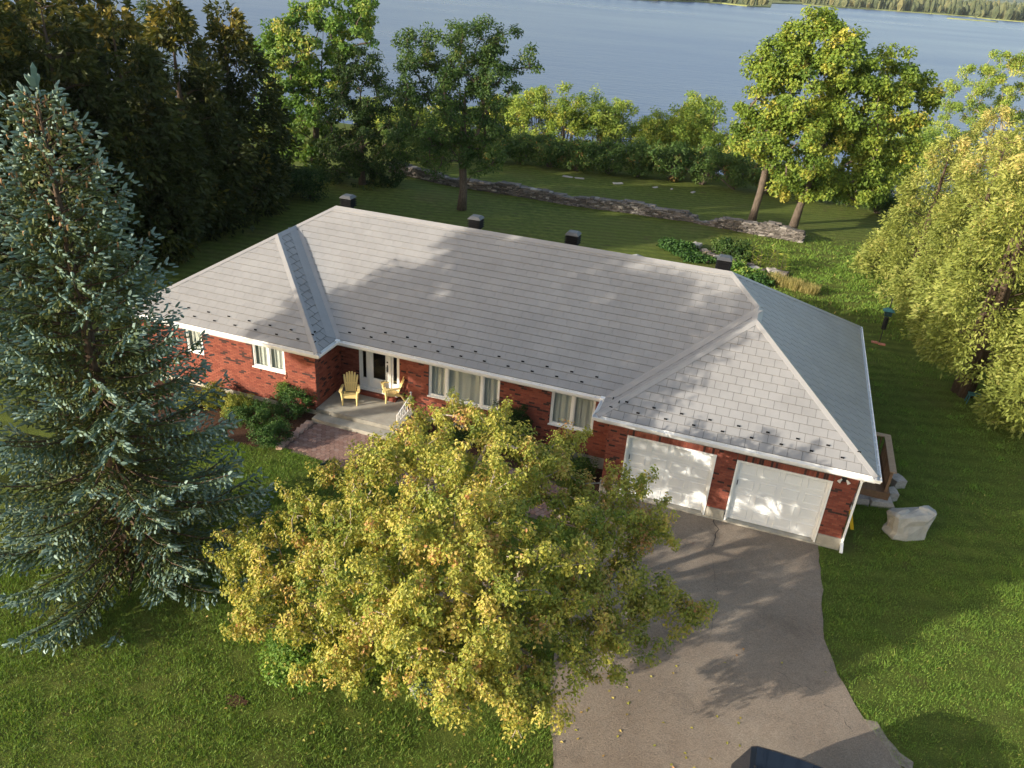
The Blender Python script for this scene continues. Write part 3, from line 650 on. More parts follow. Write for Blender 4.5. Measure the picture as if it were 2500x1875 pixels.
# low hip roof of a rear bay, just showing over the ridge
ap = ony(1556, 620, 12.6); b_ = 2.6
rb = MB(); zz = ap[2]-b_*T
rb.add([(ap[0]-b_, 10.2, zz), (ap[0]+b_, 10.2, zz), (ap[0]+b_, 12.6+b_, zz), (ap[0]-b_, 12.6+b_, zz), tuple(ap), (ap[0], 10.2, ap[2])], [(0, 4, 5), (1, 5, 4), (0, 3, 4), (1, 4, 2), (3, 2, 4), (0, 1, 2, 3)], .5)
rb.build('rear_bay_roof', 'roof_cap', house); MB().box(ap[0]-b_+.3, ap[0]+b_-.3, D-OH, 12.6+b_-.3, -.9, zz+.02).build('rear_bay_wall', 'brick_far', house)

# ================================================================== porch, walk, beds
porch = thing('porch', (9.2, -.2, .6), 'concrete front porch slab with one wide step', 'porch')
pm = MB().box(xl1+.012, 10.86, -.95, yD+.02, .1, .6); pm.box(10.4, 10.86, -.95, .35, -.1, .1); pm.build('slab', 'concrete', porch)
MB().box(xl1+.0, 10.90, -.99, -.951, .44, .596).build('nosing', 'concrete_dark', porch)
MB().box(xl1+.06, 11.0, -1.38, -.953, .05, .42).build('step', 'concrete', porch)
MB().box(dx0+.02, dx1-.02, yD-.30, yD-.001, .6, .74).build('door_step', 'brick', house)

walk_poly = [(7.80, -1.39), (11.1, -1.39), (13.0, -1.05), (18.0, -1.15), (18.0, -3.0), (13.5, -3.35), (11.0, -3.75), (9.3, -3.38), (7.74, -3.22)]
walk = bpy.data.objects.new('walkway', None); C.objects.link(walk); tag(walk, kind='structure')
def drape(poly, lift, name, mat, parent=None, n=40, kind=None):
    xs_ = np.linspace(min(p[0] for p in poly), max(p[0] for p in poly), n); ys_ = np.linspace(min(p[1] for p in poly), max(p[1] for p in poly), max(6, n//3))
    mb = MB()
    for a, b in zip(xs_, xs_[1:]):
        for c, d in zip(ys_, ys_[1:]):
            q = clip([(a, c), (b, c), (b, d), (a, d)], poly) if convex(poly) else ([(a, c), (b, c), (b, d), (a, d)] if inpoly(np.array([(a+b)/2]), np.array([(c+d)/2]), poly)[0] else [])
            if len(q) > 2: mb.add([(u, v, float(G(u, v))+lift) for u, v in q], [tuple(range(len(q)))], .5)
    o = mb.build(name, mat, parent, True); return tag(o, kind=kind) if kind else o
def convex(poly):
    s = [np.sign((b[0]-a[0])*(c[1]-b[1])-(b[1]-a[1])*(c[0]-b[0])) for a, b, c in zip(poly, poly[1:]+poly[:1], poly[2:]+poly[:2])]
    return abs(sum(s)) == len(s)
drape(walk_poly, .012, 'sand_bed', 'sand_joint', walk, 60)
hexr = .098
hx_ = [(hexr*.94*math.cos(a), hexr*.94*math.sin(a)) for a in np.arange(6)*math.pi/3+math.pi/6]
pv = MB().prism(hx_, -.03, .03, 0.).mesh('paver'); pv.materials.append(MATS['paver'])
cells = []
dxh = hexr*math.sqrt(3); dyh = hexr*1.5; r_ = 0; y = -3.8
while y < -1.0:
    x = 7.7+(r_ % 2)*dxh/2
    while x < 18:
        if all(inpoly(np.array([x+a]), np.array([y+b]), walk_poly)[0] for a, b in hx_[::2]): cells.append((x, y))
        x += dxh
    y += dyh; r_ += 1
cells.sort(key=lambda c: (c[0] > 11.2, -c[1]))
mbp = MB()
for k, (x, y) in enumerate(cells):
    z = float(G(x, y))+.004+random.uniform(-.003, .003)
    if k < 300: o = put('paver', pv, None, walk); o.location = (x, y, z)
    else: mbp.prism([(x+a, y+b) for a, b in hx_], z-.03, z+.03)
tag(mbp.build('paver_field', 'paver', walk), kind='stuff')
# mulch beds
drape([(.8, -3.3), (2.5, -3.55), (5.6, -3.45), (6.9, -3.5), (7.60, -3.0), (7.62, -1.0), (7.5, -.8), (.8, -.8)], .010, 'flower_bed', 'mulch', None, 50, 'structure')
drape([(10.95, -1.2), (12.9, -.98), (18.0, -1.05), (18.0, .45), (10.95, .45)], .010, 'wall_bed', 'mulch', None, 50, 'structure')

def rock(sx, sy, sz, seed, flat=.25):
    r = np.random.default_rng(seed); g = np.array([(i, j, k) for k in (-1, 0, 1) for j in (-1, 0, 1) for i in (-1, 0, 1)], float)
    keep = [n for n in range(27) if n != 13]; idx = {n: k for k, n in enumerate(keep)}
    v = g[keep]; l = np.linalg.norm(v, axis=1, keepdims=True); v = v*(1-flat)+flat*v/l*1.2+r.normal(0, .10, v.shape)
    f = []
    at_ = lambda i, j, k: idx[i+3*j+9*k]
    for a in range(2):
        for b in range(2):
            f += [(at_(a, b, 0), at_(a, b+1, 0), at_(a+1, b+1, 0), at_(a+1, b, 0)), (at_(a, b, 2), at_(a+1, b, 2), at_(a+1, b+1, 2), at_(a, b+1, 2)),
                  (at_(a, 0, b), at_(a+1, 0, b), at_(a+1, 0, b+1), at_(a, 0, b+1)), (at_(a, 2, b), at_(a, 2, b+1), at_(a+1, 2, b+1), at_(a+1, 2, b)),
                  (at_(0, a, b), at_(0, a, b+1), at_(0, a+1, b+1), at_(0, a+1, b)), (at_(2, a, b), at_(2, a+1, b), at_(2, a+1, b+1), at_(2, a, b+1))]
    return v*np.array([sx, sy, sz])/2, f
def rock_thing(name, p, size, seed, mat, label, cat, group=None, rz=0):
    v, f = rock(*size, seed); o = MB().add(v, f, random.random()).build(name, mat); o.location = (float(p[0]), float(p[1]), float(p[2])+size[2]*.38); o.rotation_euler = (0, 0, rz); return tag(o, label, cat, group)
edge0, edge1 = np.array([7.62, -3.20]), np.array([7.66, -1.50])
for k in range(7):
    q = edge0+(edge1-edge0)*k/6.2
    where = ['nearest the lawn', 'second from the lawn', 'third from the lawn', 'middle of the row', 'third from the porch step', 'second from the porch step', 'touching the porch step'][k]
    rock_thing('edging_stone', (q[0], q[1], float(G(*q))-.03), (.26, .30, .14), 40+k, 'stone_pink', 'flat pinkish edging stone beside the brick walk, '+where, 'stone', 'edging stones along the walk', .3+.2*math.sin(k*3))

# ------------------------------------------------------------------ plastic porch chairs
def chair(loc, rz, label):
    root = thing('garden_chair', (0, 0, 0), label, 'chair', 'yellow plastic porch chairs'); M_ = 'yellow_plastic'
    for k in range(6):                                    # fan of back slats, rounded top
        t = (k-2.5)/2.5; x0, x1 = t*.155, t*.245; top = 1.06-.13*t*t-.0; n = 6; rr = []
        for q in np.linspace(0, 1, n):
            w = .056+.030*q; w *= (1 if q < .85 else .62); cx = x0+(x1-x0)*q; zz_ = .33+(top-.33)*q; yy = .20+.20*q-.02*math.cos(t*1.4)
            rr.append([(cx-w/2, yy-.012+.03*t*t*-1, zz_), (cx+w/2, yy-.012-.03*t*t, zz_), (cx+w/2, yy+.012-.03*t*t, zz_), (cx-w/2, yy+.012-.03*t*t, zz_)])
        MB().loft(rr, .5).build('back_slat', M_, root)
    MB().bar((-.22, .335, .60), (.22, .335, .60), .05, .03).build('back_rail', M_, root)
    for k in range(5):
        y0 = -.28+k*.105; z0 = .40-.028*k
        MB().bar((-.235, y0, z0), (.235, y0, z0), .092, .022).build('seat_slat', M_, root)
    MB().loft([[(-.25, -.33, .30), (.25, -.33, .30), (.25, -.31, .30), (-.25, -.31, .30)], [(-.25, -.335, .415), (.25, -.335, .415), (.25, -.30, .415), (-.25, -.30, .415)]], .5).build('apron', M_, root)
    for s in (-1, 1):
        MB().tube([(s*.26, -.32, 0), (s*.265, -.31, .28), (s*.29, -.33, .56)], [.030, .045, .05], 6).build('leg', M_, root)
        MB().tube([(s*.25, .42, 0), (s*.235, .26, .24), (s*.22, .05, .36)], [.032, .045, .04], 6).build('leg', M_, root)
        arm = []
        for q in np.linspace(0, 1, 7):
            y = -.40+.62*q; w = .125-.05*q; z = .585+.012*math.sin(q*3); x = s*(.325-.05*q*q)
            if q == 0: w *= .6
            arm.append([(x-w/2, y, z-.02), (x+w/2, y, z-.02), (x+w/2, y, z+.012), (x-w/2, y, z+.012)])
        MB().loft(arm, .5).build('armrest', M_, root, False)
        MB().bar((s*.24, -.30, .34), (s*.22, .34, .22), .03, .08).build('side_rail', M_, root)
    root.location = loc; root.rotation_euler = (0, 0, rz); root.scale = (.97, .97, .97); return root
q1 = onz(832, 955, .6); q2 = onz(952, 975, .6)
chair((8.48, -.02, .6), math.radians(24), 'yellow plastic slatted armchair in the shaded corner of the porch')
chair((q2[0]+.10, q2[1]+.06, .6), math.radians(-52), 'yellow plastic slatted armchair in the sun beside the white railing')

# ------------------------------------------------------------------ wrought iron railing on the porch edge
rl = thing('iron_railing', (10.72, -.25, .6), 'white wrought iron scroll railing at the right edge of the porch', 'railing')
xr = 10.72; ya, yb = -.82, .30
MB().tube([(xr, yb, .6), (xr, yb, 1.34)], .022, 8).build('post', 'iron_white', rl)
MB().tube([(xr, yb, 1.33), (xr, yb-.05, 1.36), (xr, yb-.06, 1.33)], .035, 8).build('finial', 'iron_white', rl)
MB().tube([(xr, ya, .6), (xr, ya, 1.02)], .018, 8).build('post', 'iron_white', rl)
MB().bar((xr, yb, 1.27), (xr, ya, .98), .035, .018).build('top_rail', 'iron_white', rl)
MB().bar((xr, yb, .72), (xr, ya, .68), .025, .014).build('bottom_rail', 'iron_white', rl)
for k in range(6):
    t = (k+.5)/6; y = yb+(ya-yb)*t; zt = 1.27+(.98-1.27)*t; zb = .72-.04*t
    MB().bar((xr, y, zb), (xr, y, zt), .016).build('baluster', 'iron_white', rl)
    for s in (-1, 1):
        th = np.linspace(0, 3.6*math.pi, 26); r0 = .055*(1-th/(4.4*math.pi)); zc = zb+.30*(zt-zb)+(.18 if s > 0 else 0)
        MB().tube(np.stack([np.full(26, xr), y+s*(.035+r0*np.cos(th)), zc+r0*np.sin(th)*1.3], 1), .008, 4).build('scroll', 'iron_white', rl)

# ------------------------------------------------------------------ side deck
dk = thing('side_deck', (26.1, 3.3, 0), 'small brown timber deck with railing against the garage side', 'deck')
px_ = xg1+.05
k = 0
while px_ < 26.80:
    MB().box(px_, px_+.132, 2.2, 4.5, .46, .498).build('deck_board', 'deck_wood', dk); px_ += .139
MB().box(xg1+.05, 26.86, 2.155, 2.195, .24, .495).build('rim_board', 'deck_wood', dk); MB().box(26.862, 26.90, 2.16, 4.5, .24, .495).build('rim_board', 'deck_wood', dk)
for y in (2.25, 3.35, 4.43): MB().box(26.72, 26.81, y-.045, y+.045, -.12, 1.33).build('post', 'deck_wood', dk)
for k in range(17): MB().box(26.745, 26.785, 2.36+k*.122, 2.40+k*.122, .56, 1.24).build('baluster', 'deck_wood', dk)
MB().bar((26.765, 2.2, .55), (26.765, 4.5, .55), .04, .09).build('rail', 'deck_wood', dk); MB().bar((26.765, 2.2, 1.25), (26.765, 4.5, 1.25), .04, .09).build('rail', 'deck_wood', dk)
MB().box(26.66, 26.87, 2.08, 4.40, 1.332, 1.37).build('rail_cap', 'rail_wood', dk); MB().box(25.5, 26.87, 4.405, 4.60, 1.332, 1.37).build('rail_cap', 'rail_wood', dk)
for k in range(8): MB().box(25.6+k*.14, 25.64+k*.14, 4.48, 4.52, .5, 1.32).build('baluster', 'deck_wood', dk)
MB().box(25.9, 26.55, 3.75, 4.15, .5, .95).build('bench_box', 'deck_wood', dk)
for k, (q, s, w) in enumerate((((26.05, 2.10), (.62, .42, .34), 'square-edged boulder under the deck beside the garage corner'), ((26.72, 2.22), (.72, .42, .32), 'long layered boulder under the front corner of the deck'),
        ((27.05, 2.75), (.34, .45, .42), 'upright boulder against the outer deck post'), ((27.30, 3.65), (.42, .46, .42), 'rounded boulder standing alone outside the deck rail'))):
    rock_thing('boulder', (*q, -.04), s, 70+k, 'stone_pale', 'pale grey '+w, 'boulder', 'boulders around the deck', .2*k)

# ------------------------------------------------------------------ covered grill on the lawn
ct = og(2200, 1262)
cv = thing('covered_grill', (27.32, .92, 0), 'bulky grill under a pale grey tarpaulin on the lawn', 'grill')
rings = []; n = 15
ctr = [(-.62, -.10), (.66, .12)]
for lv, (z, sx, sy, amp) in enumerate(((0, .60, .40, .05), (.08, .60, .41, .05), (.25, .56, .39, .035), (.5, .60, .38, .03), (.7, .66, .39, .02), (.80, .66, .36, .015), (.86, .58, .28, .01), (.90, .42, .16, .01), (.91, .2, .06, 0))):
    rg = []
    for a in np.linspace(0, 2*math.pi, n, endpoint=False):
        c_, s_ = math.cos(a), math.sin(a); e_ = .55
        x = math.copysign(abs(c_)**e_, c_)*sx; y = math.copysign(abs(s_)**e_, s_)*sy
        fo = 1+amp*math.sin(a*7+lv*.35)+amp*.7*math.sin(a*13+1)
        dz = .07*math.sin(a*1+2.2)*(z > .6)+(.05*math.cos(2*a) if z > .75 else 0)
        rg.append((x*fo+.10*(z*.6)*math.cos(.4), y*fo, z+dz+(.02*math.sin(a*9) if lv == 0 else 0)))
    rings.append(rg)
rr_ = np.random.default_rng(5); rings = [[tuple(np.array(q)+rr_.normal(0, .022, 3)*(1 if k else .3)) for q in rg] for k, rg in enumerate(rings)]
ca, sa = math.cos(.42), math.sin(.42)
cm = MB().loft([[(27.34+x*ca-y*sa, .86+x*sa+y*ca, z) for x, y, z in rg] for rg in rings], .5)
cm.build('tarpaulin', 'tarp', cv)
MB().tube([(26.86, .75, .12), (26.84, .72, .45), (26.9, .78, .62)], [.06, .09, .05], 8).build('gas_bottle', 'stone_pale', cv, True)
for q in ((26.9, .6), (27.75, 1.0), (26.95, 1.0), (27.8, .75)): MB().tube([(q[0], q[1], 0), (q[0], q[1], .3)], .02, 6).build('leg', 'car_trim', cv)

# ------------------------------------------------------------------ yellow level leaning on the garage side
st = thing('spirit_level', (25.80, .40, 0), 'yellow and white spirit level leaning against the garage side wall', 'tool')
pa, pb = np.array([25.80, .38, 0.]), np.array([25.40, .40, 1.25])
MB().bar(pa, pa*.45+pb*.55, .10, .03, (0, 1, 0)).build('beam', 'safety_yellow', st); MB().bar(pa*.44+pb*.56, pb, .098, .028, (0, 1, 0)).build('end_section', 'white_paint', st)

# ------------------------------------------------------------------ bird feeder, stool, planter
fb = og(2146, 838)
bf = thing('bird_feeder', fb, 'dark pole bird feeder with teal roof on the side lawn', 'bird feeder')
gz = fb[2]
MB().tube([(fb[0], fb[1], gz), (fb[0], fb[1], gz+2.3)], .025, 8).build('pole', 'black_metal', bf)
MB().tube([(fb[0], fb[1], gz+.75), (fb[0], fb[1], gz+1.35)], .11, 10).build('squirrel_baffle', 'car_trim', bf)
MB().loft([[(fb[0]-s, fb[1]-s*.8, gz+z), (fb[0]+s, fb[1]-s*.8, gz+z), (fb[0]+s, fb[1]+s*.8, gz+z), (fb[0]-s, fb[1]+s*.8, gz+z)] for s, z in ((.16, 1.45), (.17, 1.70))], .5).build('seed_box', 'dark_teal', bf)
MB().loft([[(fb[0]-s, fb[1]-s*.8, gz+z), (fb[0]+s, fb[1]-s*.8, gz+z), (fb[0]+s, fb[1]+s*.8, gz+z), (fb[0]-s, fb[1]+s*.8, gz+z)] for s, z in ((.26, 1.70), (.06, 1.84))], .5).build('feeder_roof', 'teal_plastic', bf)
MB().tube([(fb[0], fb[1], gz+2.25), (fb[0]-.1, fb[1], gz+2.42), (fb[0]-.3, fb[1], gz+2.40), (fb[0]-.34, fb[1], gz+2.2)], .012, 6).build('hook', 'black_metal', bf)
for k in range(2): MB().box(fb[0]-.36+k*.30, fb[0]-.08+k*.34, fb[1]-.17-k*.1, fb[1]+.03-k*.1, gz-.02, gz+.07).build('base_brick', 'red_brick_base', bf)
sp = og(2373, 985)
sb = thing('stool', sp, 'small teal plastic stool under the cedar trees', 'stool'); gz = sp[2]
MB().loft([[(sp[0]-s, sp[1]-.16*s/.26, gz+z), (sp[0]+s, sp[1]-.16*s/.26, gz+z), (sp[0]+s, sp[1]+.16*s/.26, gz+z), (sp[0]-s, sp[1]+.16*s/.26, gz+z)] for s, z in ((.25, .40), (.26, .43), (.24, .45))], .5).build('seat', 'teal_plastic', sb)
for a in (-1, 1):
    for b in (-1, 1): MB().bar((sp[0]+a*.25, sp[1]+b*.17, gz), (sp[0]+a*.20, sp[1]+b*.12, gz+.41), .06, .035).build('leg', 'teal_plastic', sb)
pp = og(800, 1168)
pt = thing('planter', pp, 'dark green planter tub at the lawn edge of the brick walk', 'planter'); gz = pp[2]
th = np.linspace(0, 2*math.pi, 17)[:-1]
MB().loft([[(pp[0]+r*math.cos(a), pp[1]+r*math.sin(a), gz+z) for a in th] for r, z in ((.20, 0), (.27, .36), (.30, .37), (.30, .42), (.26, .42), (.25, .34))], .5).build('tub', 'dark_teal', pt, False)
MB().loft([[(pp[0]+r*math.cos(a), pp[1]+r*math.sin(a), gz+z) for a in th] for r, z in ((.245, .33), (.01, .36))], .5).build('soil', 'mulch', pt)

# ------------------------------------------------------------------ dark car at the bottom edge, tail towards the garage
car = thing('parked_car', (23.80, -12.9, 0), 'black estate car parked on the driveway at the bottom edge', 'car')
cx, yt = 23.85, -10.32
prof_ = [(0.0, .36), (-.03, .62), (.02, .95), (.04, 1.02)]
def ringbox(y, w0, z0, w1, z1, w2, z2, k=3):             # half section from sill to roof
    L_ = [(-w0, z0), (-w1, (z0+z1)/2), (-w1, z1), (-(w1*.94+w2*.06), z1+.05), (-w2, z2-.07), (-w2*.86, z2-.01), (-w2*.4, z2+.012)]
    pts = L_+[(-a, b) for a, b in L_[::-1]]
    return [(cx+a, yt+y, b) for a, b in pts]
body = MB().loft([ringbox(0.02, .80, .42, .84, .80, .70, .98), ringbox(.0, .90, .34, .94, .88, .74, 1.10), ringbox(-.04, .93, .28, .96, .93, .70, 1.68), ringbox(-.12, .935, .28, .962, .94, .71, 1.74), ringbox(-.50, .94, .27, .965, .95, .715, 1.77),
    ringbox(-1.3, .94, .26, .97, .97, .72, 1.78), ringbox(-2.4, .94, .26, .97, .97, .72, 1.78), ringbox(-2.9, .94, .26, .97, .98, .71, 1.74), ringbox(-3.55, .94, .27, .96, .98, .70, 1.16), ringbox(-3.75, .94, .27, .96, .97, .74, 1.06),
    ringbox(-4.5, .92, .29, .94, .90, .72, .98), ringbox(-4.75, .86, .34, .88, .74, .66, .84)], .5)
body.build('body', 'car_paint', car, False)
for k in range(4): MB().bar((cx-.46+k*.31, yt-.16, 1.765), (cx-.46+k*.31, yt-2.3, 1.80), .05, .02).build('roof_rib', 'car_paint', car)
for s in (-1, 1):
    MB().tube([(cx+s*.62, yt-.6, 1.76), (cx+s*.62, yt-.75, 1.83), (cx+s*.62, yt-2.3, 1.84), (cx+s*.62, yt-2.5, 1.77)], .022, 6).build('roof_rail', 'car_trim', car)
    for y0, y1 in ((-.55, -1.25), (-1.32, -2.2), (-2.27, -3.0)):
        a = .985; MB().add([(cx+s*.955, yt+y0, 1.06), (cx+s*.955, yt+y1, 1.06), (cx+s*.775, yt+y1-(0 if y1 > -2.9 else -.12), 1.60), (cx+s*.775, yt+y0-.06, 1.60)], [(0, 1, 2, 3)], .5).build('side_window', 'car_glass', car)
    for y in (-.95, -3.85):
        wh = MB().tube([(cx+s*.80, yt+y, .33), (cx+s*.99, yt+y, .33)], .33, 20).build('wheel', 'tyre', car)
        MB().tube([(cx+s*.985, yt+y, .33), (cx+s*1.0, yt+y, .33)], .20, 12).build('rim', 'chrome', wh)
    MB().box(*sorted((cx+s*.70, cx+s*.90)), yt-.03, yt+.012, .62, .80).build('tail_light', 'lamp_red', car)
    MB().box(*sorted((cx+s*.98, cx+s*1.16)), yt-3.0, yt-2.88, 1.02, 1.16).build('mirror', 'car_paint', car)
MB().box(cx-.86, cx+.86, yt-.05, yt+.06, .30, .50).build('bumper', 'car_trim', car)
MB().add([(cx-.66, yt+.004, 1.16), (cx+.66, yt+.004, 1.16), (cx+.58, yt-.024, 1.58), (cx-.58, yt-.024, 1.58)], [(0, 1, 2, 3)], .5).build('rear_window', 'car_glass', car)
MB().box(cx-.26, cx+.26, yt+.005, yt+.03, .66, .78).build('number_plate', 'white_paint', car)

# ------------------------------------------------------------------ dry stone wall across the back lawn
wp = [og(*q) for q in ((955, 418), (1100, 452), (1220, 470), (1400, 500), (1560, 522), (1690, 540), (1722, 548), (1800, 562), (1955, 590))]
wpts = np.array([q[:2] for q in wp]); seg = np.concatenate([[0], np.cumsum(np.linalg.norm(np.diff(wpts, axis=0), axis=1))]); WL = seg[-1]
def wat(s): return np.array([np.interp(s, seg, wpts[:, 0]), np.interp(s, seg, wpts[:, 1])])
mid = wat(WL*.55)
sw = thing('stone_wall', (*mid, float(G(*mid))), 'long low dry stone wall crossing the back lawn', 'wall')
def wall_h(s):
    h = .68+.10*math.sin(s*.7)+.06*math.sin(s*1.9); g_ = seg[5]
    return h-.42*math.exp(-((s-g_-.6)/.9)**2)+(.12 if s > WL-2.5 else 0)
stone_me = []
for k in range(12):
    v, f = rock(1, 1, 1, 100+k, .18); e = MB().add(v, f, 0.).mesh('stone'); e.materials.append(MATS['stone']); stone_me.append((e, v, f))
stones = []
s_ = 0.
for layer in range(2):
    for row in range(9):
        s_ = random.random()*.2
        while s_ < WL:
            ln = random.uniform(.18, .52); hgt = random.uniform(.085, .14); z = row*.105
            if z < wall_h(s_)-.04:
                top = z+.105 >= wall_h(s_)-.04
                stones.append((s_+ln/2, (-.17 if layer == 0 else .17)+random.uniform(-.04, .04), z+hgt/2+random.uniform(-.015, .02), ln*1.02, random.uniform(.32, .46), hgt*(1.2 if not top else 1.0)))
            s_ += ln
stones.sort(key=lambda q: (q[1] > 0, -q[0]*.25-q[2]))
sm = MB()
for k, (s_, o_, z, a, b, c) in enumerate(stones):
    p0 = wat(s_); d = wat(min(WL, s_+.3))-wat(max(0, s_-.3)); ang = math.atan2(d[1], d[0]); nrm = np.array([-math.sin(ang), math.cos(ang)]); q = p0+nrm*o_; zz_ = float(G(*q))+z
    me, v, f = stone_me[k % 12]; ang += random.uniform(-.12, .12); tl = random.uniform(-.08, .08)
    if k < 300:
        o = put('stone', me, None, sw); o.location = (q[0], q[1], zz_); o.scale = (a, b, c); o.rotation_euler = (tl, tl*.6, ang)
        o.matrix_parent_inverse = sw.matrix_world.inverted()
    else:
        w_ = v*np.array([a, b, c]); ca, sa = math.cos(ang), math.sin(ang)
        sm.add(np.stack([q[0]+w_[:, 0]*ca-w_[:, 1]*sa, q[1]+w_[:, 0]*sa+w_[:, 1]*ca, zz_+w_[:, 2]], 1), f)
tag(sm.build('stone_fill', 'stone', sw), kind='stuff')
cb = MB(); n = 60
for k in range(n):
    a, b = wat(WL*k/n), wat(WL*(k+1)/n); h = min(wall_h(WL*k/n), wall_h(WL*(k+1)/n))-.12
    cb.bar((*a, float(G(*a))+h/2), (*b, float(G(*b))+h/2), .34, h)
cb.build('wall_core', 'mulch', sw)
# flat stones showing in the grass along the shrubs
for k, (u, v, s, w) in enumerate(((1385, 432, .9, 'largest pale flat stone in the grass before the sumac'), (1415, 436, .8, 'pale flat stone right of the largest one before the sumac'), (1508, 448, .9, 'pale flat stone in open grass before the dark shrubs'), (1600, 458, .5, 'small flat stone nearest the dark shrub gap'), (1692, 470, .5, 'small flat stone on the grass left of the twin trunks'), (1640, 462, .35, 'tiny flat stone between two others before the shrubs'))):
    rock_thing('flat_stone', og(u, v)-np.array([0, 0, .08]), (s, s*.5, .16), 130+k, 'stone_pale', w, 'stone', 'flat stones in the back lawn', .3*k)
# rockery of the kitchen garden
gs = [(1664, 606, .30), (1683, 605, .35), (1700, 604, .75), (1720, 617, .55), (1735, 625, .5), (1752, 632, .55), (1768, 640, .6), (1790, 640, .45), (1812, 650, .6), (1830, 652, .55), (1838, 662, .7), (1860, 664, .5), (1886, 668, .75), (1908, 672, .7), (1750, 612, .55)]
ORD = 'first second third fourth fifth sixth seventh eighth ninth tenth eleventh twelfth thirteenth fourteenth'.split()
for k, (u, v, s) in enumerate(gs[:-1]):
    rock_thing('garden_stone', og(u, v), (s, s*.7, s*.42), 160+k, 'stone_pale' if k in (2, 10, 12) else 'stone', 'rough stone edging the vegetable bed, %s from its left end' % ORD[k], 'stone', 'stones edging the vegetable bed', k*.7)
rock_thing('garden_stone', og(*gs[-1][:2]), (.55, .45, .4), 190, 'stone', 'dark lone stone among the bean plants behind the bed edging', 'stone', 'stones edging the vegetable bed')
for k, (u0, v0, u1, v1, w) in enumerate(((1690, 632, 1733, 618, 'grey plank lying across the left end of the vegetable bed'), (1722, 628, 1768, 629, 'grey plank lying level along the vegetable bed stones'), (1722, 644, 1752, 636, 'short grey plank at the foot of the vegetable bed'))):
    a, b = og(u0, v0), og(u1, v1); a[2] += .12; b[2] += .14
    tag(MB().bar(a, b, .16, .04).build('plank', 'rail_wood'), w, 'plank', 'planks in the vegetable bed')

# ================================================================== trees and plants
def branches(mb, base, trunk, ends, r0, spread=.35):
    """limbs from the trunk line out to every leaf clump, each joined to the nearest limb further in"""
    nodes = [np.array(q, float) for q in trunk]; par = [-1]+list(range(len(trunk)-1)); nt0 = len(trunk)
    top = np.array(trunk[-1]); low = np.array(trunk[0])
    ends = sorted(ends, key=lambda e: np.linalg.norm(e-np.array(trunk[len(trunk)//2])))
    for e in ends:
        A = np.array(nodes); d = np.linalg.norm(A-e, axis=1); pen = d+1.3*np.clip(A[:, 2]-e[2]+.25*d, 0, None)
        pen[0] += 50
        j = int(np.argmin(pen)); a = nodes[j]; ln = d[j]
        if ln > .9:
            m1 = a+(e-a)*.5+np.array([0, 0, .10*ln])+rng.normal(0, .06*ln, 3); nodes.append(m1); par.append(j); j = len(nodes)-1
        nodes.append(np.array(e)); par.append(j)
    n = len(nodes); wgt = np.ones(n)
    for k in range(n-1, 0, -1):
        if par[k] >= 0: wgt[par[k]] += wgt[k]
    R = r0*(wgt/wgt[0])**.45
    for k in range(1, n):
        p, q = nodes[par[k]], nodes[k]
        if k < nt0: continue
        rp = min(R[par[k]], R[k]*1.5); s = 4 if R[k] < .03 else 6
        mid_ = (p+q)/2+rng.normal(0, .03*np.linalg.norm(q-p), 3)
        mb.tube([p, mid_, q], [max(rp, .008), max((rp+R[k])/2*.9, .007), max(R[k]*.6, .004)], s, .5, False)
    rt = R[:nt0].copy(); rt[0] *= 1.35
    mb.tube(np.array(trunk), rt, 10, .5)
    return nodes
def lobes_sample(lobes, n, shell=.55, flat=1.):
    """clump centres spread through the outer part of a union of ellipsoids"""
    lob = np.array([(x, y, z, r, rr, rz) for x, y, z, r, rr, rz in lobes]); w = (lob[:, 3]*lob[:, 4]*lob[:, 5])**(2/3); out = []; nr = []
    while len(out) < n:
        k = rng.choice(len(lob), p=w/w.sum()); d = unit(rng.normal(size=3)); rad = shell+(1-shell)*rng.random()**.6
        p = lob[k, :3]+d*lob[k, 3:]*rad
        q = (p-lob[:, :3])/lob[:, 3:]; dd = np.sqrt((q*q).sum(1)); dd[k] = 9
        if dd.min() < .5 and rng.random() < .8: continue
        out.append(p); nr.append(d)
    return np.array(out), np.array(nr)
def clump_leaves(mb, cen, nrm, per, cr, ll, lw, up=.5, droop=.3, jit=.8, tone=.22, squash=.75, zrange=None):
    n = len(cen); N = n*per; ci = np.repeat(np.arange(n), per)
    off_ = unit(rng.normal(size=(N, 3)))*rng.random((N, 1))**.45*cr; off_[:, 2] *= squash
    crs = (.7+.6*rng.random(n))[ci, None]; pos = cen[ci]+off_*crs
    nv = unit(unit(off_)*.7+nrm[ci]*.5+np.array([0, 0, up])+rng.normal(0, jit, (N, 3))*.6)
    ax = unit(np.cross(nv, rng.normal(size=(N, 3)))+unit(off_)*.5-np.array([0, 0, droop]))
    base = np.clip(rng.normal(.48, tone, n), .02, .98)[ci]; r = np.clip(base+rng.normal(0, .13, N), 0, 1)
    s = .7+.6*rng.random(N); leaves(mb, pos, ax, nv, ll*s, lw*s, r); return mb
def deciduous(name, label, base, lobes, trunks, n, per, cr, ll, lw, mat, bark='bark', r0=.2, group=None, shell=.5, up=.5, droop=.3, tone=.22, hidden=0):
    root = thing(name, base, label, 'tree', group)
    cen, nr = lobes_sample(lobes, n, shell)
    tb = MB()
    if len(trunks) == 1: branches(tb, base, trunks[0], list(cen), r0)
    else:
        T_ = [np.array(t) for t in trunks]; own = [int(np.argmin([np.linalg.norm((t[-1]-c)[:2]) for t in T_])) for c in cen]
        for k, t in enumerate(trunks): branches(tb, base, t, [c for c, o_ in zip(cen, own) if o_ == k], r0)
    tb.build('trunk', bark, root, True)
    clump_leaves(MB_ := MB(), cen, nr, per, cr, ll, lw, up, droop, tone=tone); MB_.build('crown', mat, root)
    return root
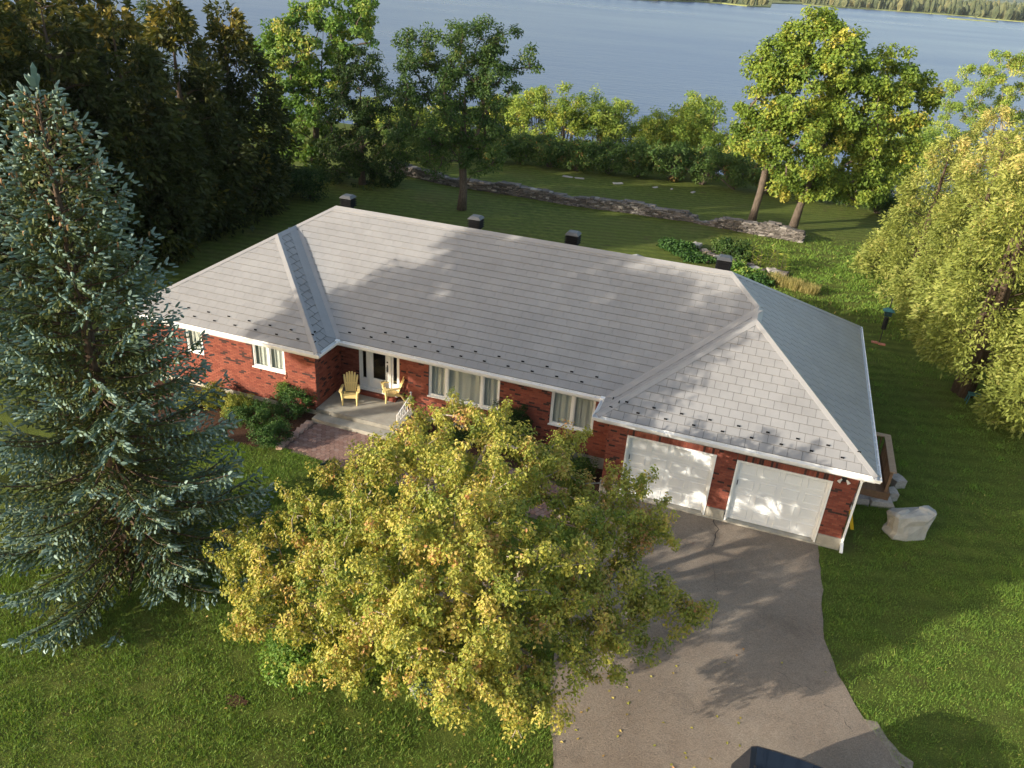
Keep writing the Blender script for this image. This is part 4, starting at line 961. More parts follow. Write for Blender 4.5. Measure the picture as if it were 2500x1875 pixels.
def px_lobes(base, L_, depth=.85, zs=.9):
    out = []
    for u, v, r in L_:
        o_ = rng.uniform(-.6, .6)*r/ppm(base); p = upright(u, v, base, o_); m_ = r/ppm(p); out.append((*p, m_, m_*depth, m_*zs))
    return out
def trunk_line(base, top, n=6, bend=.15):
    t = np.linspace(0, 1, n); b = np.array(base); e = np.array(top); w = rng.normal(0, bend, (n, 3))*np.sin(t*math.pi)[:, None]; w[:, 2] = 0
    return [b+(e-b)*k+d for k, d in zip(t, w)]

# ---- cedars: dense cones of drooping flat sprays
def cedar(base, H, R, label, group, mat='spray_cedar', n=260, per=58, low=.04, sp=(.26, .11), stems=1, name='cedar_tree', pw=.75, up=.15, gap=None):
    root = thing(name, base, label, 'tree', group); b = np.array(base, float); tb = MB()
    for k in range(stems):
        a = k*2.4; o_ = np.array([math.cos(a), math.sin(a), 0])*.22*(stems > 1)
        tb.tube([b+o_-np.array([0, 0, .1]), b+o_*1.2+np.array([0, 0, H*.35]), b+o_*.6+np.array([0, 0, H*.93])], [R*.075+.05, R*.06+.03, .02], 8, .5)
    m_ = n; t = rng.random(m_*3)**1.25; t = low+(1-low)*t; th = rng.random(len(t))*2*math.pi
    bump_ = 1+.16*np.sin(th*3+t*7+b[0])+.12*np.sin(th*5-t*13+b[1])
    prof = np.clip(((1-t)/(1-low)), 0, 1)**pw*np.clip((t-low)/.10+.55, 0, 1); keep = rng.random(len(t)) < np.clip(prof+.10, 0, 1)
    t, th, prof, bump_ = [q[keep][:m_] for q in (t, th, prof, bump_)]
    rad = R*prof*bump_*(.72+.30*rng.random(len(t)))+.08
    d = np.stack([np.cos(th), np.sin(th), np.zeros(len(t))], 1); cen = b+d*rad[:, None]+np.array([0, 0, 1.])*(t*H)[:, None]
    if gap is not None:
        k_ = np.linalg.norm(cen-np.array(gap[0]), axis=1) > gap[1]; cen, d, t, rad = cen[k_], d[k_], t[k_], rad[k_]
    for c, q, r_ in list(zip(cen, d, rad))[::6]: tb.tube([b+np.array([0, 0, c[2]-b[2]-.25*r_]), (c+b)/2*np.array([1, 1, 0])+np.array([0, 0, c[2]-.05]), c], [.03, .02, .008], 4, .5, False)
    tb.build('trunk', 'bark_red', root, True)
    M_ = len(cen); N = M_*per; ci = np.repeat(np.arange(M_), per); cr = (.30+.20*rng.random(M_))*(.55+.45*np.clip(rad/R*1.6, 0, 1))*(R/2.6)**.5
    o_ = unit(rng.normal(size=(N, 3)))*rng.random((N, 1))**.5*cr[ci, None]; o_[:, 2] *= 1.25
    pos = cen[ci]+o_; outw = unit(d[ci]*.9+unit(o_)*.6+rng.normal(0, .35, (N, 3)))
    ax = unit(outw*.8+np.array([0, 0, -.35+up])+rng.normal(0, .30, (N, 3))); nv = unit(np.cross(ax, rng.normal(size=(N, 3)))+outw*.4)
    tone = np.clip(rng.normal(.42, .16, M_)+.40*np.clip((t-.72)/.2, 0, 1), .05, 1)[ci]; s = .65+.7*rng.random(N)  # upper sprays shifted up the ramp: sunlight on the tops put into the tone
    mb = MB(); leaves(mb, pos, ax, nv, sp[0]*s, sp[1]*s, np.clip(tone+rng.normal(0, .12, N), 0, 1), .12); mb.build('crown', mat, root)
    return root

# ---- blue spruce at the left
spb = og(332, 1385); SPH = 12.1
spt = thing('blue_spruce', spb, 'tall blue spruce with brown cones at the left edge', 'tree')
tb = MB(); lean = np.array([-.10, 0, 0])
tb.tube([spb+lean*0+np.array([0, 0, -.2]), spb+np.array([0, 0, SPH*.4]), spb+lean+np.array([0, 0, SPH*.97])], [.26, .17, .015], 10, .5)
S_p, S_d, S_l, S_t = [], [], [], []; cones = []
z = .28
while z < SPH-.25:
    f = z/SPH; Rz = 3.75*(1-f)**.82*(1 if f > .10 else .96+.4*f)+.12; nb = 8 if f < .8 else 6
    ph = rng.random()*6.28
    for k in range(nb):
        a = ph+k*2*math.pi/nb+rng.normal(0, .22); R_ = Rz*rng.uniform(.72, 1.10); zz = z+rng.uniform(-.10, .10)
        d = np.array([math.cos(a), math.sin(a), 0]); sd = np.array([-d[1], d[0], 0])
        dr = -.34+.95*f+rng.normal(0, .05); n = max(4, int(R_/.13)); t = np.linspace(0, 1, n)
        ctr = spb+lean*f+np.array([0, 0, zz])
        crv = ctr+d*(R_*t)[:, None]+np.array([0, 0, 1])*(R_*(dr*t+(.20+.12*(1-f))*t**3))[:, None]
        tb.tube(crv[::max(1, n//4)], np.linspace(.035*(1-f)+.012, .006, len(crv[::max(1, n//4)])), 4, .5, False)
        t0 = .20 if f > .7 else .34
        for i in range(1, n):
            if t[i] < t0 and rng.random() < .55: continue
            rem = (1-t[i])*R_; bl = min(.55, .20+.40*rem)*rng.uniform(.7, 1.15)
            for s in (-1, 1):
                bd = unit(d*.75+sd*s*rng.uniform(.6, 1.0)+np.array([0, 0, rng.uniform(-.28, .04)])); m = max(2, int(bl/.085))
                for j in range(m):
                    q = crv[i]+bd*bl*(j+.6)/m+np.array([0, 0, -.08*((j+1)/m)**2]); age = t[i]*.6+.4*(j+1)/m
                    S_p.append(q); S_d.append(unit(bd*.7+d*.35+sd*s*rng.normal(.15, .28)+np.array([0, 0, rng.uniform(-.05, .30)]))); S_l.append(rng.uniform(.10, .18)); S_t.append(age)
                    if rng.random() < .30:
                        S_p.append(q); S_d.append(unit(bd*.3+np.array([0, 0, -.8])+rng.normal(0, .3, 3))); S_l.append(rng.uniform(.08, .17)); S_t.append(age*.55)
            if rng.random() < .6: S_p.append(crv[i]); S_d.append(unit(d*.5+np.array([0, 0, .8])+rng.normal(0, .25, 3))); S_l.append(.11); S_t.append(t[i]*.9)
        S_p.append(crv[-1]); S_d.append(unit(crv[-1]-crv[-2]+np.array([0, 0, .05]))); S_l.append(.2); S_t.append(1)
        if f > .60:
            for _ in range(rng.integers(1, 5) if f > .72 else rng.integers(0, 2)):
                i = rng.integers(max(1, n//3), n); cones.append(crv[i]+rng.normal(0, .05, 3)+np.array([0, 0, -.03]))
    z += .30+.07*(1-f)
for k in range(9):
    S_p.append(spb+lean+np.array([0, 0, SPH-.15+.0*k])); S_d.append(unit(np.array([math.cos(k*.7)*.5, math.sin(k*.7)*.5, 1 if k else 3]))); S_l.append(.30 if k else .5); S_t.append(.9)
tb.build('trunk', 'bark_red', spt, True)
P_, D_, Ln, Tn = np.array(S_p), np.array(S_d), np.array(S_l), np.array(S_t)
keep = rng.random(len(P_)) < min(1, 58000/len(P_)); P_, D_, Ln, Tn = P_[keep], D_[keep], Ln[keep], Tn[keep]
def spindles(mb, P_, D_, Ln, wd, tone, at_=.4):            # needle covered shoots: slim six sided fingers
    n = len(P_); ref = unit(rng.normal(size=(n, 3))); A = unit(np.cross(D_, ref)); B = np.cross(D_, A); vs_ = [P_]
    for t_, w_ in ((.22, .9), (.78, .8)):
        mid_ = P_+D_*(Ln*t_)[:, None]
        for k in range(3): a = k*2.094; vs_.append(mid_+(A*math.cos(a)+B*math.sin(a))*wd[:, None]*w_*rng.uniform(.7, 1.3, (n, 1)))
    vs_.append(P_+D_*Ln[:, None]); v = np.stack(vs_, 1).reshape(-1, 3); i = np.arange(n)[:, None]*8
    T_ = [(0, 2, 1), (0, 3, 2), (0, 1, 3), (7, 4, 5), (7, 5, 6), (7, 6, 4)]
    for k in range(3): a, b = 1+k, 1+(k+1) % 3; T_ += [(a, b, b+3), (a, b+3, a+3)]
    f = np.concatenate([i+np.array([q]) for q in T_], 1).reshape(-1, 3)
    mb.add(v, f, np.repeat(np.clip(tone, 0, 1), 12)); return mb
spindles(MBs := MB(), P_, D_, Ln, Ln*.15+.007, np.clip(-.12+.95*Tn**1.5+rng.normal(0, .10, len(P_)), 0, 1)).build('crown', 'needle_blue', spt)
cn = np.array(cones); spindles(MBc := MB(), cn, unit(np.array([0, 0, -1.])+rng.normal(0, .15, cn.shape)), np.full(len(cn), .13), np.full(len(cn), .024), rng.random(len(cn)), .45)
tag(MBc.build('cone_crop', 'cone_scale', spt), kind='stuff')

# ---- the amber maple in front of the house
yb_ = og(1175, 1520)
YL = [(860, 1140, 3.8, .55), (950, 1110, 4.3, .65), (1040, 1060, 4.4, .55), (1130, 1085, 5.0, 1.05), (1020, 1150, 4.9, 1.1), (1240, 1130, 5.1, 1.1), (1360, 1180, 4.7, 1.05), (920, 1240, 4.4, 1.1), (1120, 1250, 5.6, 1.3), (800, 1270, 3.7, .95), (690, 1360, 3.0, .85), (600, 1400, 2.5, .6), (640, 1500, 2.1, .7), (740, 1470, 2.7, .95),
      (880, 1400, 4.1, 1.25), (1040, 1420, 5.0, 1.4), (1220, 1380, 5.5, 1.4), (1370, 1330, 4.8, 1.2), (1480, 1230, 4.1, .95), (1560, 1270, 3.6, .7), (1500, 1370, 3.9, 1.0), (1580, 1440, 2.9, .65), (1640, 1480, 2.5, .45), (1420, 1480, 3.6, 1.0), (1520, 1530, 2.8, .7),
      (1280, 1540, 3.7, 1.2), (1110, 1570, 3.9, 1.2), (950, 1550, 3.2, 1.1), (840, 1580, 2.2, .85), (1380, 1620, 2.6, .6), (1240, 1670, 2.5, .6), (1120, 1710, 2.4, .45), (1330, 1740, 2.3, .42), (1270, 1790, 1.9, .36), (1490, 1650, 2.0, .3), (1110, 1020, 4.6, .45), (1390, 1075, 4.4, .4), (580, 1310, 2.7, .4), (1690, 1500, 2.2, .3)]
lob = []
for u, v, z_, r in YL:
    p = onz(u, v, z_*(1. if v > 1605 else .86 if v > 1290 else .97)); lob.append((*p, r*.92, r*.92, r*.74))
tr_ = [trunk_line(yb_+np.array([dx_, dy_, -.1]), yb_+np.array([ex, ey, ez]), 5, .12) for dx_, dy_, ex, ey, ez in ((0, 0, .2, .5, 4.2), (-.15, .1, -1.8, .6, 3.4), (.15, .05, 1.6, .5, 3.5), (0, -.15, .2, -1.3, 2.9), (-.1, -.1, -1.4, -1.0, 2.6))]
am = thing('amber_maple', yb_, 'broad golden green maple turning amber in front of the house', 'tree')
cen, nr = lobes_sample(lob, 690, .62); tb = MB(); own = np.argmin(np.stack([np.linalg.norm((cen-np.array(t[-1]))[:, :2], axis=1) for t in tr_]), 0)
for k, t_ in enumerate(tr_): branches(tb, yb_, t_, list(cen[own == k]), .11)
mb = MB(); clump_leaves(mb, cen, nr, 126, .23, .078, .056, .35, .75, tone=.20, squash=1.25)
c2, n2 = lobes_sample(lob, 300, .95); sp_c, sp_n = [], []
for q, d in zip(c2, n2):                                  # sprigs that stand out from the crown
    d = unit(d*np.array([1, 1, .6])+np.array([0, 0, .25])+rng.normal(0, .3, 3)); l_ = rng.uniform(.25, .75); m_ = int(2+l_/.12)
    tb.tube([q-d*.25, q+d*l_*.5, q+d*l_], [.010, .007, .003], 4, .5, False)
    for k in range(m_): sp_c.append(q+d*l_*(k+.5)/m_+rng.normal(0, .04, 3)); sp_n.append(d)
clump_leaves(mb, np.array(sp_c), np.array(sp_n), 28, .13, .078, .056, .3, .9, tone=.2, squash=1.3)
tb.build('trunk', 'bark_pale', am, True)
mb.build('crown', 'leaf_amber', am)
# bare twigs at its right side
tw = MB(); o_ = onz(1500, 1545, 2.4)
for k in range(26):
    d = unit(np.array([rng.uniform(.3, 1), rng.uniform(-.6, .5), rng.uniform(-.2, .5)])); l_ = rng.uniform(.4, .95); p = o_+rng.normal(0, .1, 3)
    tw.tube([p, p+d*l_*.5+rng.normal(0, .04, 3), p+d*l_+rng.normal(0, .08, 3)], [.008, .006, .003], 4, .5, False)
tw.build('dead_twig', 'bark_pale', am)

# ---- trees across the back lawn
mb1, mb2 = og(1832, 552), og(1932, 567)
base = (mb1+mb2)/2
t1 = trunk_line(mb1, upright(1905, 330, base), 6, .1); t2 = trunk_line(mb2, upright(2040, 250, base), 6, .1)
deciduous('maple_tree', 'large bright green maple on two leaning trunks behind the stone wall', base, px_lobes(base, [(1990, 95, 75), (1905, 150, 75), (2070, 150, 80), (2160, 190, 80), (1965, 215, 110), (2090, 270, 115), (2215, 260, 60), (1870, 250, 70), (1850, 345, 65), (1945, 360, 95), (2060, 390, 95), (2150, 350, 85), (1905, 440, 55), (2010, 455, 55), (2110, 440, 60), (2240, 190, 35), (2270, 240, 28), (1990, 55, 40)], 1.0),
          [t1, t2], 640, 116, .56, .21, .17, 'leaf_maple', 'bark', .26, up=.6)
ob = og(1127, 512)
deciduous('oak_tree', 'open crowned oak with pale limbs on the back lawn', ob, px_lobes(ob, [(1085, 95, 60), (1010, 120, 50), (1165, 105, 65), (1240, 125, 60), (1300, 150, 30), (1040, 200, 75), (1130, 200, 80), (1215, 205, 60), (1000, 250, 40), (1060, 300, 75), (1150, 305, 75), (1215, 290, 50), (1060, 375, 60), (1170, 375, 55), (990, 350, 45)], 1.0),
          [trunk_line(ob, upright(1135, 215, ob), 6, .12)], 370, 95, .50, .20, .10, 'leaf_oak', 'bark', .26, shell=.6, up=.6)
lb = og(765, 425)
deciduous('lime_green_tree', 'tall light green tree rising past the top edge behind the dark tree', lb, px_lobes(lb, [(820, 25, 75), (860, 80, 60), (750, 80, 70), (650, 95, 45), (700, 140, 70), (790, 150, 75), (630, 140, 35), (690, 230, 75), (770, 240, 70), (680, 310, 65), (750, 330, 70), (730, 390, 60), (800, -40, 60), (880, 20, 40)], 1.0),
          [trunk_line(lb, upright(790, 60, lb), 6, .1)], 330, 95, .50, .24, .16, 'leaf_lime', 'bark', .25)
db = og(885, 450)
deciduous('dark_oak', 'dark rounded oak between the light green tree and the open oak', db, px_lobes(db, [(870, 175, 65), (900, 240, 75), (840, 270, 70), (930, 310, 60), (880, 350, 85), (940, 400, 60), (820, 380, 70), (870, 430, 70), (780, 450, 60), (700, 440, 50), (720, 480, 40), (930, 455, 40)], 1.0),
          [trunk_line(db, upright(880, 220, db), 6, .1)], 330, 90, .50, .19, .13, 'leaf_dark', 'bark', .22)
bb = og(2425, 480)
deciduous('birch_tree', 'pale limbed tree above the cedars at the upper right', bb, px_lobes(bb, [(2340, 235, 45), (2390, 190, 45), (2450, 160, 45), (2480, 190, 50), (2420, 240, 55), (2500, 250, 60), (2350, 300, 55), (2440, 320, 70), (2300, 330, 45)], 1.0),
          [trunk_line(bb, upright(2450, 200, bb), 6, .2)], 230, 110, .60, .22, .14, 'leaf_shrub', 'bark_pale', .2, shell=.6)
# cedars on the right
GR = 'cedars along the right side'
for u, v, H, R, low, st, lab, gp in ((2215, 705, 8.6, 2.8, .02, 1, 'sunlit golden cedar nearest the open lawn, leftmost of the right cedars', None),
        (2300, 805, 9.8, 2.9, .03, 1, 'broad sunlit cedar behind the bird feeder', None), (2347, 962, 10.4, 2.7, .16, 3, 'cedar on three bare trunks beside the teal stool', None),
        (2395, 745, 11.6, 3.1, .02, 1, 'tall sunlit cedar behind the three stemmed one', None), (2480, 860, 12.0, 3.1, .10, 1, 'sunlit cedar cut by the right edge, above the stool', 1),
        (2560, 1060, 9.8, 2.7, .05, 1, 'cedar at the right edge, nearest to the camera', None), (2330, 600, 9.4, 3.0, .02, 1, 'farthest golden cedar of the right row, before the lake', None), (2480, 640, 11.8, 3.1, .02, 1, 'golden cedar below the pale limbed tree', None)):
    b_ = og(u, v); g_ = (upright(2462, 735, b_, -1.5), 1.3) if gp else None
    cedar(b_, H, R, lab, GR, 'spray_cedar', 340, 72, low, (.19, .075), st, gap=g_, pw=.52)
# dark cedars on the left
GL = 'dark cedars along the left side'
for u, v, H, R, lab in ((590, 520, 11.9, 3.5, 'rightmost dark cedar of the left row, its sunlit top painted gold'), (480, 565, 12.0, 3.3, 'second dark cedar from the right in the left row'), (360, 615, 12.2, 3.4, 'dark cedar directly behind the spruce tip, right side'),
        (220, 640, 12.4, 3.5, 'dark cedar behind the spruce, left of its tip'), (60, 660, 12.6, 3.6, 'dark cedar cut by the left edge behind the spruce'), (290, 520, 13.0, 3.5, 'cedar with a painted sunlit top in the second row at the upper left'), (130, 540, 13.8, 3.6, 'tallest cedar with a painted sunlit top in the upper left corner')):
    cedar(og(u, v), H, R, lab, GL, 'spray_cedar_shaded', 400, 46, .05, (.36, .15), pw=.5)
cedar(og(425, 470), 14.2, 1.5, 'slim green spruce top rising between the dark cedars', None, 'leaf_dark', 150, 40, .3, (.25, .07), 1, 'spruce_tree', 1.0)

# trees standing outside the frame at the front left; their shade falls over roof and lawn
def shade_tree(x, y, H, R, lab, n, per, cz=.62, mat='leaf_oak'):
    z0 = float(G(x, y)); b_ = np.array([x, y, z0]); lobs = []
    for k in range(11):
        d = unit(rng.normal(size=3)); lobs.append((x+d[0]*R*.55, y+d[1]*R*.55, z0+H*cz+d[2]*H*(1-cz)*.60, R*.52, R*.52, R*.48))
    deciduous('shade_tree', lab, b_, lobs, [trunk_line(b_, (x, y, z0+H*.75), 6, .15)], n, per, .55, .24, .18, mat, 'bark', .28, 'trees beyond the left edge of the view')
shade_tree(-6.6, -15.6, 15.2, 3.5, 'leafy tree outside the view whose dappled shade covers the roof', 215, 62, .76)
shade_tree(-2.6, -17.0, 14.8, 3.6, 'leafy tree outside the view, the nearer of the two that shade the roof', 240, 64, .70)
shade_tree(-12.5, -9.2, 12.0, 2.6, 'leafy tree outside the view shading the left end of the house', 150, 70)
for k, (x, y, H, R) in enumerate(((-21, -3, 13.6, 3.3), (-25, 3.5, 13.2, 3.4), (-30, 10, 12.6, 3.4), (-17, -8, 12.6, 2.6))):
    cedar((x, y, 0), H, R, 'cedar outside the view, %s of the left boundary row' % ('nearest the house', 'second', 'third', 'fourth')[k], GL, 'spray_cedar_shaded', 220, 40, .03, (.42, .18))

# ---- shrubs
def shrub(name, base, rx, rz, label, mat, n=60, per=60, cr=.16, ll=.07, lw=.04, group=None, stems=5, lob=5, up=.5, droop=.1):
    b_ = np.array(base, float); root = thing(name, b_, label, 'shrub', group)
    lobs = [(b_[0]+rng.normal(0, .34)*rx, b_[1]+rng.normal(0, .34)*rx, b_[2]+rz*rng.uniform(.45, .72), rx*.62, rx*.62, rz*.36) for _ in range(lob)]+[(*b_[:2], b_[2]+rz*.42, rx*.8, rx*.8, rz*.45)]
    cen, nr = lobes_sample(lobs, n, .5); cen[:, 2] = np.maximum(cen[:, 2], b_[2]+cr*.5)
    tb = MB()
    for c in cen[::max(1, n//(stems*4))]: tb.tube([b_-np.array([0, 0, .05]), (b_+c)/2+rng.normal(0, .05, 3)*rx, c], [.016*rx+.006, .012*rx+.004, .004], 4, .5, False)
    tb.build('stem', 'bark', root)
    mb = MB(); clump_leaves(mb, cen, nr, per, cr, ll, lw, up, droop); mb.build('foliage', mat, root); return root
PG = 'shrubs left of the porch'
for u, v, rx, rz, mat, lab in ((463, 992, .45, .55, 'leaf_gold', 'small yellow green shrub at the left end of the house bed'), (527, 990, .55, .72, 'leaf_gold', 'yellow green shrub second from the left in the house bed'), (580, 1012, .62, .75, 'leaf_gold', 'olive green shrub in the middle of the house bed'),
        (622, 1040, .66, .85, 'leaf_box', 'dark green shrub left of the tallest porch shrub'), (712, 1018, .80, 1.05, 'leaf_box', 'tallest dark green shrub against the wall corner by the porch'), (672, 1088, .66, .85, 'leaf_box', 'dark green shrub nearest the lawn beside the edging stones')):
    shrub('garden_shrub', og(u, v), rx, rz, lab, mat, 70, 62, .17, .065, .04, PG)
shrub('fern_tuft', og(700, 992)+np.array([0, 0, .25]), .36, .85, 'bright green feathery tuft behind the tallest porch shrub', 'leaf_lime', 30, 40, .13, .14, .025)
shrub('evergreen_bush', (14.30, -.22, float(G(14.3, -.2))), .62, 1.85, 'dark green clipped bush between the two front windows, its left lobe', 'leaf_dark', 90, 80, .15, .06, .03, 'bushes against the front wall')
shrub('evergreen_bush', (14.95, -.18, float(G(14.9, -.2))), .55, 1.75, 'dark green clipped bush between the two front windows, its right lobe', 'leaf_dark', 90, 80, .15, .06, .03, 'bushes against the front wall')
for k, (x, y, rx, rz, mat, lab) in enumerate(((11.25, -.25, .28, .35, 'leaf_lime', 'small green plant in the bed beside the porch railing'), (11.5, -.85, .35, .35, 'leaf_oak', 'low dark plant in the bed at the porch step'), (12.6, -.45, .5, .7, 'leaf_oak', 'green bush under the picture window'), (13.3, -.5, .45, .6, 'leaf_dark', 'dark bush right of the one under the picture window'), (16.3, -.3, .6, .9, 'leaf_oak', 'green bush under the right front window'), (17.3, -.4, .45, .7, 'leaf_oak', 'green bush in the corner beside the garage'))):
    shrub('bed_plant', (x, y, float(G(x, y))), rx, rz, lab, mat, 40, 45, .14, .07, .04, 'plants along the front wall')
shrub('planter_flower', np.array([pp[0], pp[1], pp[2]+.34]), .24, .26, 'small green plant growing in the dark planter tub', 'leaf_dark', 14, 30, .08, .05, .03)
for k, (u, v, rx, rz, lab) in enumerate(((735, 1610, 1.0, 1.15, 'light green low bush under the left side of the amber maple'), (845, 1640, .9, .95, 'light green low bush under the front of the amber maple'), (980, 1640, .7, .8, 'low green bush beside the pale stones under the amber maple'))):
    shrub('low_bush', og(u, v), rx, rz, lab, 'leaf_lime' if k == 0 else 'leaf_maple', 75, 60, .24, .09, .06, 'low bushes under the amber maple')
shrub('dusty_plant', og(1040, 1690), .42, .4, 'grey green dusty plant among the pale stones under the maple', 'needle_blue', 36, 50, .12, .05, .025)
for k, (u, v, w) in enumerate(((1003, 1668, 'leftmost pale stone'), (1018, 1690, 'second pale stone'), (1062, 1660, 'pale stone behind the dusty plant'), (1085, 1650, 'rightmost pale stone'), (946, 1352, 'lone round pale stone'))):
    rock_thing('bed_stone', og(u, v), (.26, .22, .2), 210+k, 'stone_pale', w+' of the bed under the amber maple', 'stone', 'pale stones under the amber maple', k)

# shore thicket
SG, SU = 'bushes along the shore', 'low sumacs at the edge of the back lawn'
def big_shrub(name, base, W, H, label, mat, n, per, cr, ll, lw, group):
    b_ = np.array(base); lobs = []
    for k in range(6): lobs.append((b_[0]+rng.normal(0, .42)*W, b_[1]+rng.normal(0, .35)*W, b_[2]+H*rng.uniform(.45, .80), W*.48, W*.48, H*.20))
    lobs.append((b_[0], b_[1], b_[2]+H*.38, W*.78, W*.7, H*.30)); lobs.append((b_[0], b_[1], b_[2]+H*.85, W*.35, W*.35, H*.15))
    root = thing(name, b_, label, 'shrub', group); cen, nr = lobes_sample(lobs, n, .5); cen[:, 2] = np.maximum(cen[:, 2], b_[2]+.2); tb = MB()
    for c in cen[::7]: tb.tube([b_-np.array([0, 0, .1]), (b_+c)/2+rng.normal(0, .1, 3), c], [.05, .035, .012], 4, .5, False)
    tb.build('stem', 'bark', root); mb = MB(); clump_leaves(mb, cen, nr, per, cr, ll, lw, .5, .2); mb.build('foliage', mat, root); return root
names_ = ['first', 'second', 'third', 'fourth', 'fifth', 'sixth', 'seventh', 'eighth', 'ninth', 'tenth', 'eleventh', 'twelfth', 'thirteenth', 'fourteenth', 'fifteenth', 'sixteenth']
back = [(920, 330), (1000, 315), (1080, 300), (1160, 275), (1230, 245), (1310, 220), (1390, 215), (1465, 232), (1530, 262), (1610, 285), (1660, 262), (1690, 240), (1745, 268), (1810, 290), (2260, 330), (2200, 350)]
for k, (u, v) in enumerate(back):
    Yd = 56+rng.uniform(-2, 2)+(3 if u > 2100 else 0)
    p = ony(u, v, Yd); zb = float(G(p[0], Yd)); H = max(3., p[2]-zb)
    mats_ = 'leaf_shrub' if k % 3 else 'leaf_maple'
    big_shrub('shore_bush', (p[0], Yd, zb), 2.9, H*1.10, 'sunlit yellow green bush before the lake, %s from the left' % names_[k], mats_, 145, 56, .50, .21, .12, SG)
front_ = [(975, 395, 3.2), (1060, 400, 2.6), (1200, 405, 2.6), (1270, 408, 2.6), (1340, 415, 2.7), (1410, 425, 2.6), (1490, 432, 3.0), (1560, 440, 3.4), (1640, 448, 3.3), (1720, 458, 3.2), (1800, 470, 3.1), (1880, 480, 3.0), (1990, 500, 2.8), (2080, 510, 2.8), (2150, 530, 2.6)]
for k, (u, v, H) in enumerate(front_):
    b_ = og(u, v); b_ = b_+FH*1.2; b_[2] = float(G(b_[0], b_[1]))
    big_shrub('sumac_shrub', b_, 1.9, H, 'low dark sumac clump at the lawn edge, %s from the left' % names_[k], 'leaf_sumac', 105, 52, .42, .27, .09, SU)
for k, (u, v, H) in enumerate(((620, 470, 2.4), (690, 480, 2.6), (760, 488, 2.2), (560, 470, 2.6))):
    b_ = og(u, v); big_shrub('undergrowth', b_, 1.8, H, 'dark undergrowth at the foot of the left trees, %s clump' % ('second', 'third', 'rightmost', 'leftmost')[k], 'leaf_dark', 80, 55, .40, .18, .10, 'undergrowth below the left trees')

# kitchen garden: beans, corn, squash and a strip of golden grass
def stalk_plant(name, base, H, label, n, mat, group, ll, lw, spread=.25):
    b_ = np.array(base); root = thing(name, b_, label, 'plant', group); tb = MB(); mb = MB(); P2, A2, N2 = [], [], []
    for k in range(n):
        q = b_+np.array([rng.normal(0, spread), rng.normal(0, spread*.7), 0]); h = H*rng.uniform(.75, 1.1); tip = q+np.array([rng.normal(0, .08), rng.normal(0, .08), h]); tb.tube([q-np.array([0, 0, .03]), (q+tip)/2, tip], [.012, .010, .005], 4, .5, False)
        for t in np.linspace(.15, 1, 9):
            for _ in range(2): a = rng.random()*6.28; P2.append(q+(tip-q)*t); A2.append((math.cos(a), math.sin(a), rng.uniform(-.1, .8))); N2.append((rng.normal(0, .4), rng.normal(0, .4), 1))
    tb.build('stem', 'bark', root); N = len(P2); leaves(mb, np.array(P2), np.array(A2), np.array(N2), ll*rng.uniform(.6, 1.2, N), lw, rng.random(N)); mb.build('foliage', mat, root); return root
for k, (u, v, H) in enumerate(((1855, 652, 1.25), (1872, 655, 1.35), (1890, 660, 1.25), (1905, 664, 1.15), (1840, 648, 1.2))):
    stalk_plant('corn_plant', og(u, v), H, 'green corn clump in the vegetable bed, %s' % ('second from the left', 'tallest, in the middle', 'second from the right', 'rightmost', 'leftmost')[k], 5, 'leaf_maple', 'corn in the vegetable bed', .48, .05)
for k, (u, v) in enumerate(((1762, 622), (1785, 625), (1810, 634))):
    shrub('bean_plant', og(u, v), .7, .95, 'leafy bean plant behind the stone edging, %s' % ('left one', 'middle one', 'right one')[k], 'leaf_oak', 40, 40, .24, .14, .10, 'bean plants in the vegetable bed')
for k, (u, v, w) in enumerate(((1635, 606, 'leftmost squash vine at the end of the bed'), (1665, 618, 'squash vine before the left stones'), (1700, 636, 'squash vine under the planks'), (1790, 662, 'squash vine beside the right roof vent'), (1830, 680, 'squash vine with pale leaves before the golden grass'), (1855, 690, 'low vine touching the golden grass strip'))):
    shrub('squash_vine', og(u, v), .85, .36, w, 'leaf_lime' if k in (3, 4) else 'leaf_box', 46, 26, .26, .17, .15, 'squash vines in the vegetable bed', lob=4)
def tuft(name, base, H, R, label, n, mat, group):
    b_ = np.array(base); root = thing(name, b_, label, 'grass', group); a = rng.random(n)*6.28; r = R*np.sqrt(rng.random(n)); pos = b_+np.stack([np.cos(a)*r, np.sin(a)*r, np.zeros(n)], 1)
    ax = np.stack([np.cos(a)*.25*r/R, np.sin(a)*.25*r/R, np.ones(n)], 1)+rng.normal(0, .10, (n, 3)); mb = MB(); leaves(mb, pos, ax, rng.normal(size=(n, 3)), H*rng.uniform(.7, 1.1, n), .02, rng.random(n)); mb.build('blade', mat, root); return root
ga, gb_ = og(1880, 692), og(1978, 718)
for k in range(7):
    q = ga+(gb_-ga)*k/6; tuft('golden_grass', q+np.array([rng.normal(0, .06), rng.normal(0, .06), 0]), .62+.12*math.sin(k*2.1), .36, 'golden ornamental grass clump of the strip, %s from the left' % names_[k], 420, 'grass_gold', 'golden grass strip')

